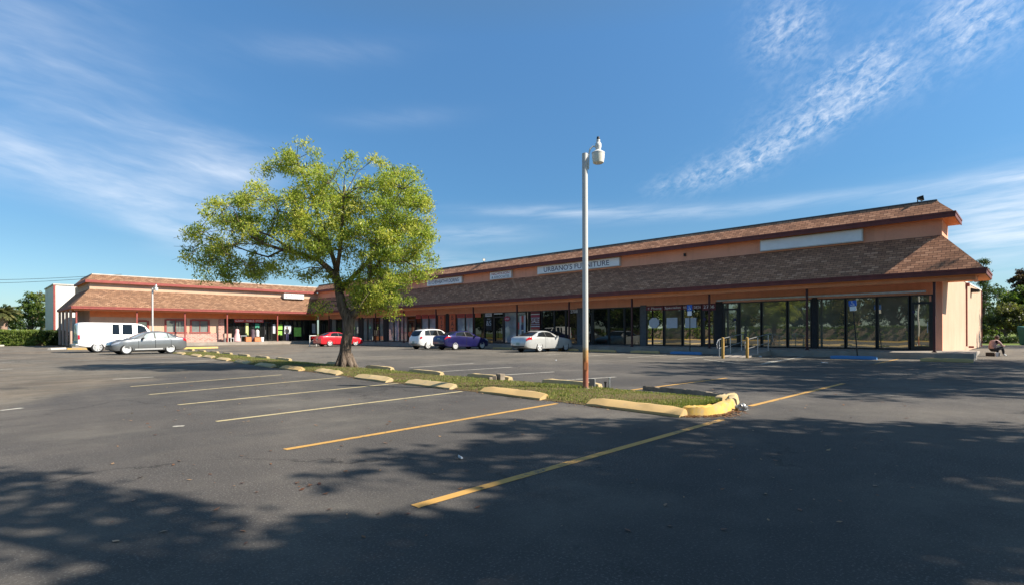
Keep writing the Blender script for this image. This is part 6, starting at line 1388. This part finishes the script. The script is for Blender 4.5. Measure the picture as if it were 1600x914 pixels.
# long soft streaks, left
wav = m_('MULTIPLY', m_('SUBTRACT', nz(vec(az, el), .06, 3), .5), 9.0)
vs_ = vec(m_('MULTIPLY', az, .07), add(m_('MULTIPLY', el, .36), m_('MULTIPLY', az, .05), m_('MULTIPLY', wav, .16)))
streak = m_('MULTIPLY', m_('SUBTRACT', nz(vs_, .95, 7, .55, .5), .36), 2.8, clamp=True)
fine_ = m_('MULTIPLY', m_('SUBTRACT', nz(vec(m_('MULTIPLY', az, .25), add(el, m_('MULTIPLY', az, .08))), 1.0, 5, .55), .22), 1.9, clamp=True)
soft = add(m_('MULTIPLY', gauss(-42, 20.5, 9, 3.2, -.05), .55), m_('MULTIPLY', gauss(-41, 13.6, 9, 2.2, -.12), 1.35), m_('MULTIPLY', gauss(-29, 15.2, 6, 1.6, 0), 1.25), m_('MULTIPLY', gauss(-31, 10.2, 5, 2.4, -.22), 1.3), m_('MULTIPLY', gauss(-33, 17.6, 9, 1.0, .0), .5),
           m_('MULTIPLY', gauss(-20, 26.2, 8, 1.2, .12), .26), m_('MULTIPLY', gauss(-12, 21.4, 6, .9, .1), .20), m_('MULTIPLY', gauss(-44, 26.5, 8, 4, 0), .3))
c2 = m_('MULTIPLY', m_('MULTIPLY', add(m_('MULTIPLY', streak, .75), .2), add(m_('MULTIPLY', fine_, .5), .38)), soft)
# thin low bars in the middle and bright veil at the far right
bars = add(m_('MULTIPLY', gauss(6, 12.6, 9, .55, -.015), .55), m_('MULTIPLY', gauss(22, 11.9, 12, .6, .02), .5), m_('MULTIPLY', gauss(-4, 10.4, 6, .9, 0), .4), m_('MULTIPLY', gauss(-8, 7.5, 6, 1.2, 0), .35), m_('MULTIPLY', gauss(44, 8.6, 6, 3.0, .0), 1.15), m_('MULTIPLY', gauss(42, 11.8, 6, .6, .02), .45))
vb = vec(m_('MULTIPLY', az, .09), add(m_('MULTIPLY', el, .75), m_('MULTIPLY', az, -.03)))
c3 = m_('MULTIPLY', m_('MULTIPLY', m_('SUBTRACT', nz(vb, 1.3, 7, .6, .3), .28), 2.4, clamp=True), bars)
dens = m_('MULTIPLY', add(c1, c2, c3), .80, clamp=True)
skyc = mixc(nt, 1.0, sky.outputs[0], (.66, 1.0, 1.19), 'MULTIPLY')
fade = ramp(nt, m_('DIVIDE', el, 90.0, clamp=True), [(0, (.98, .80, .76)), (.09, (.78, .72, .69)), (.16, (.70, .76, .77)), (.32, (.93, .98, .98)), (.42, (1.35, 1.05, .84)), (1, (1.9, 1.35, .88))])  # top stops, above the view, warmed and raised to add fill light
skyc = mixc(nt, 1.0, skyc, fade.outputs[0], 'MULTIPLY')
cloudc = (6.6, 7.0, 7.6)
colr = mixc(nt, dens, skyc, cloudc)
bg = N(nt, 'ShaderNodeBackground'); bg.inputs['Strength'].default_value = .080; nt.links.new(colr, bg.inputs[0])
wo = N(nt, 'ShaderNodeOutputWorld'); nt.links.new(bg.outputs[0], wo.inputs[0])

sl = bpy.data.lights.new('sun', 'SUN'); sl.energy = 4.8; sl.angle = R(.53); sl.color = (1, .91, .77)
so = bpy.data.objects.new('sun', sl); C.objects.link(so); so.rotation_euler = (-sdir).to_track_quat('-Z', 'Y').to_euler(); so.location = (20, -20, 40)
vs = sc.view_settings; vs.view_transform = 'Standard'; vs.look = 'None'; vs.exposure = .97; vs.gamma = 1; vs.use_curve_mapping = False
sc.render.engine = 'CYCLES'; sc.cycles.max_bounces = 6; sc.cycles.transparent_max_bounces = 4
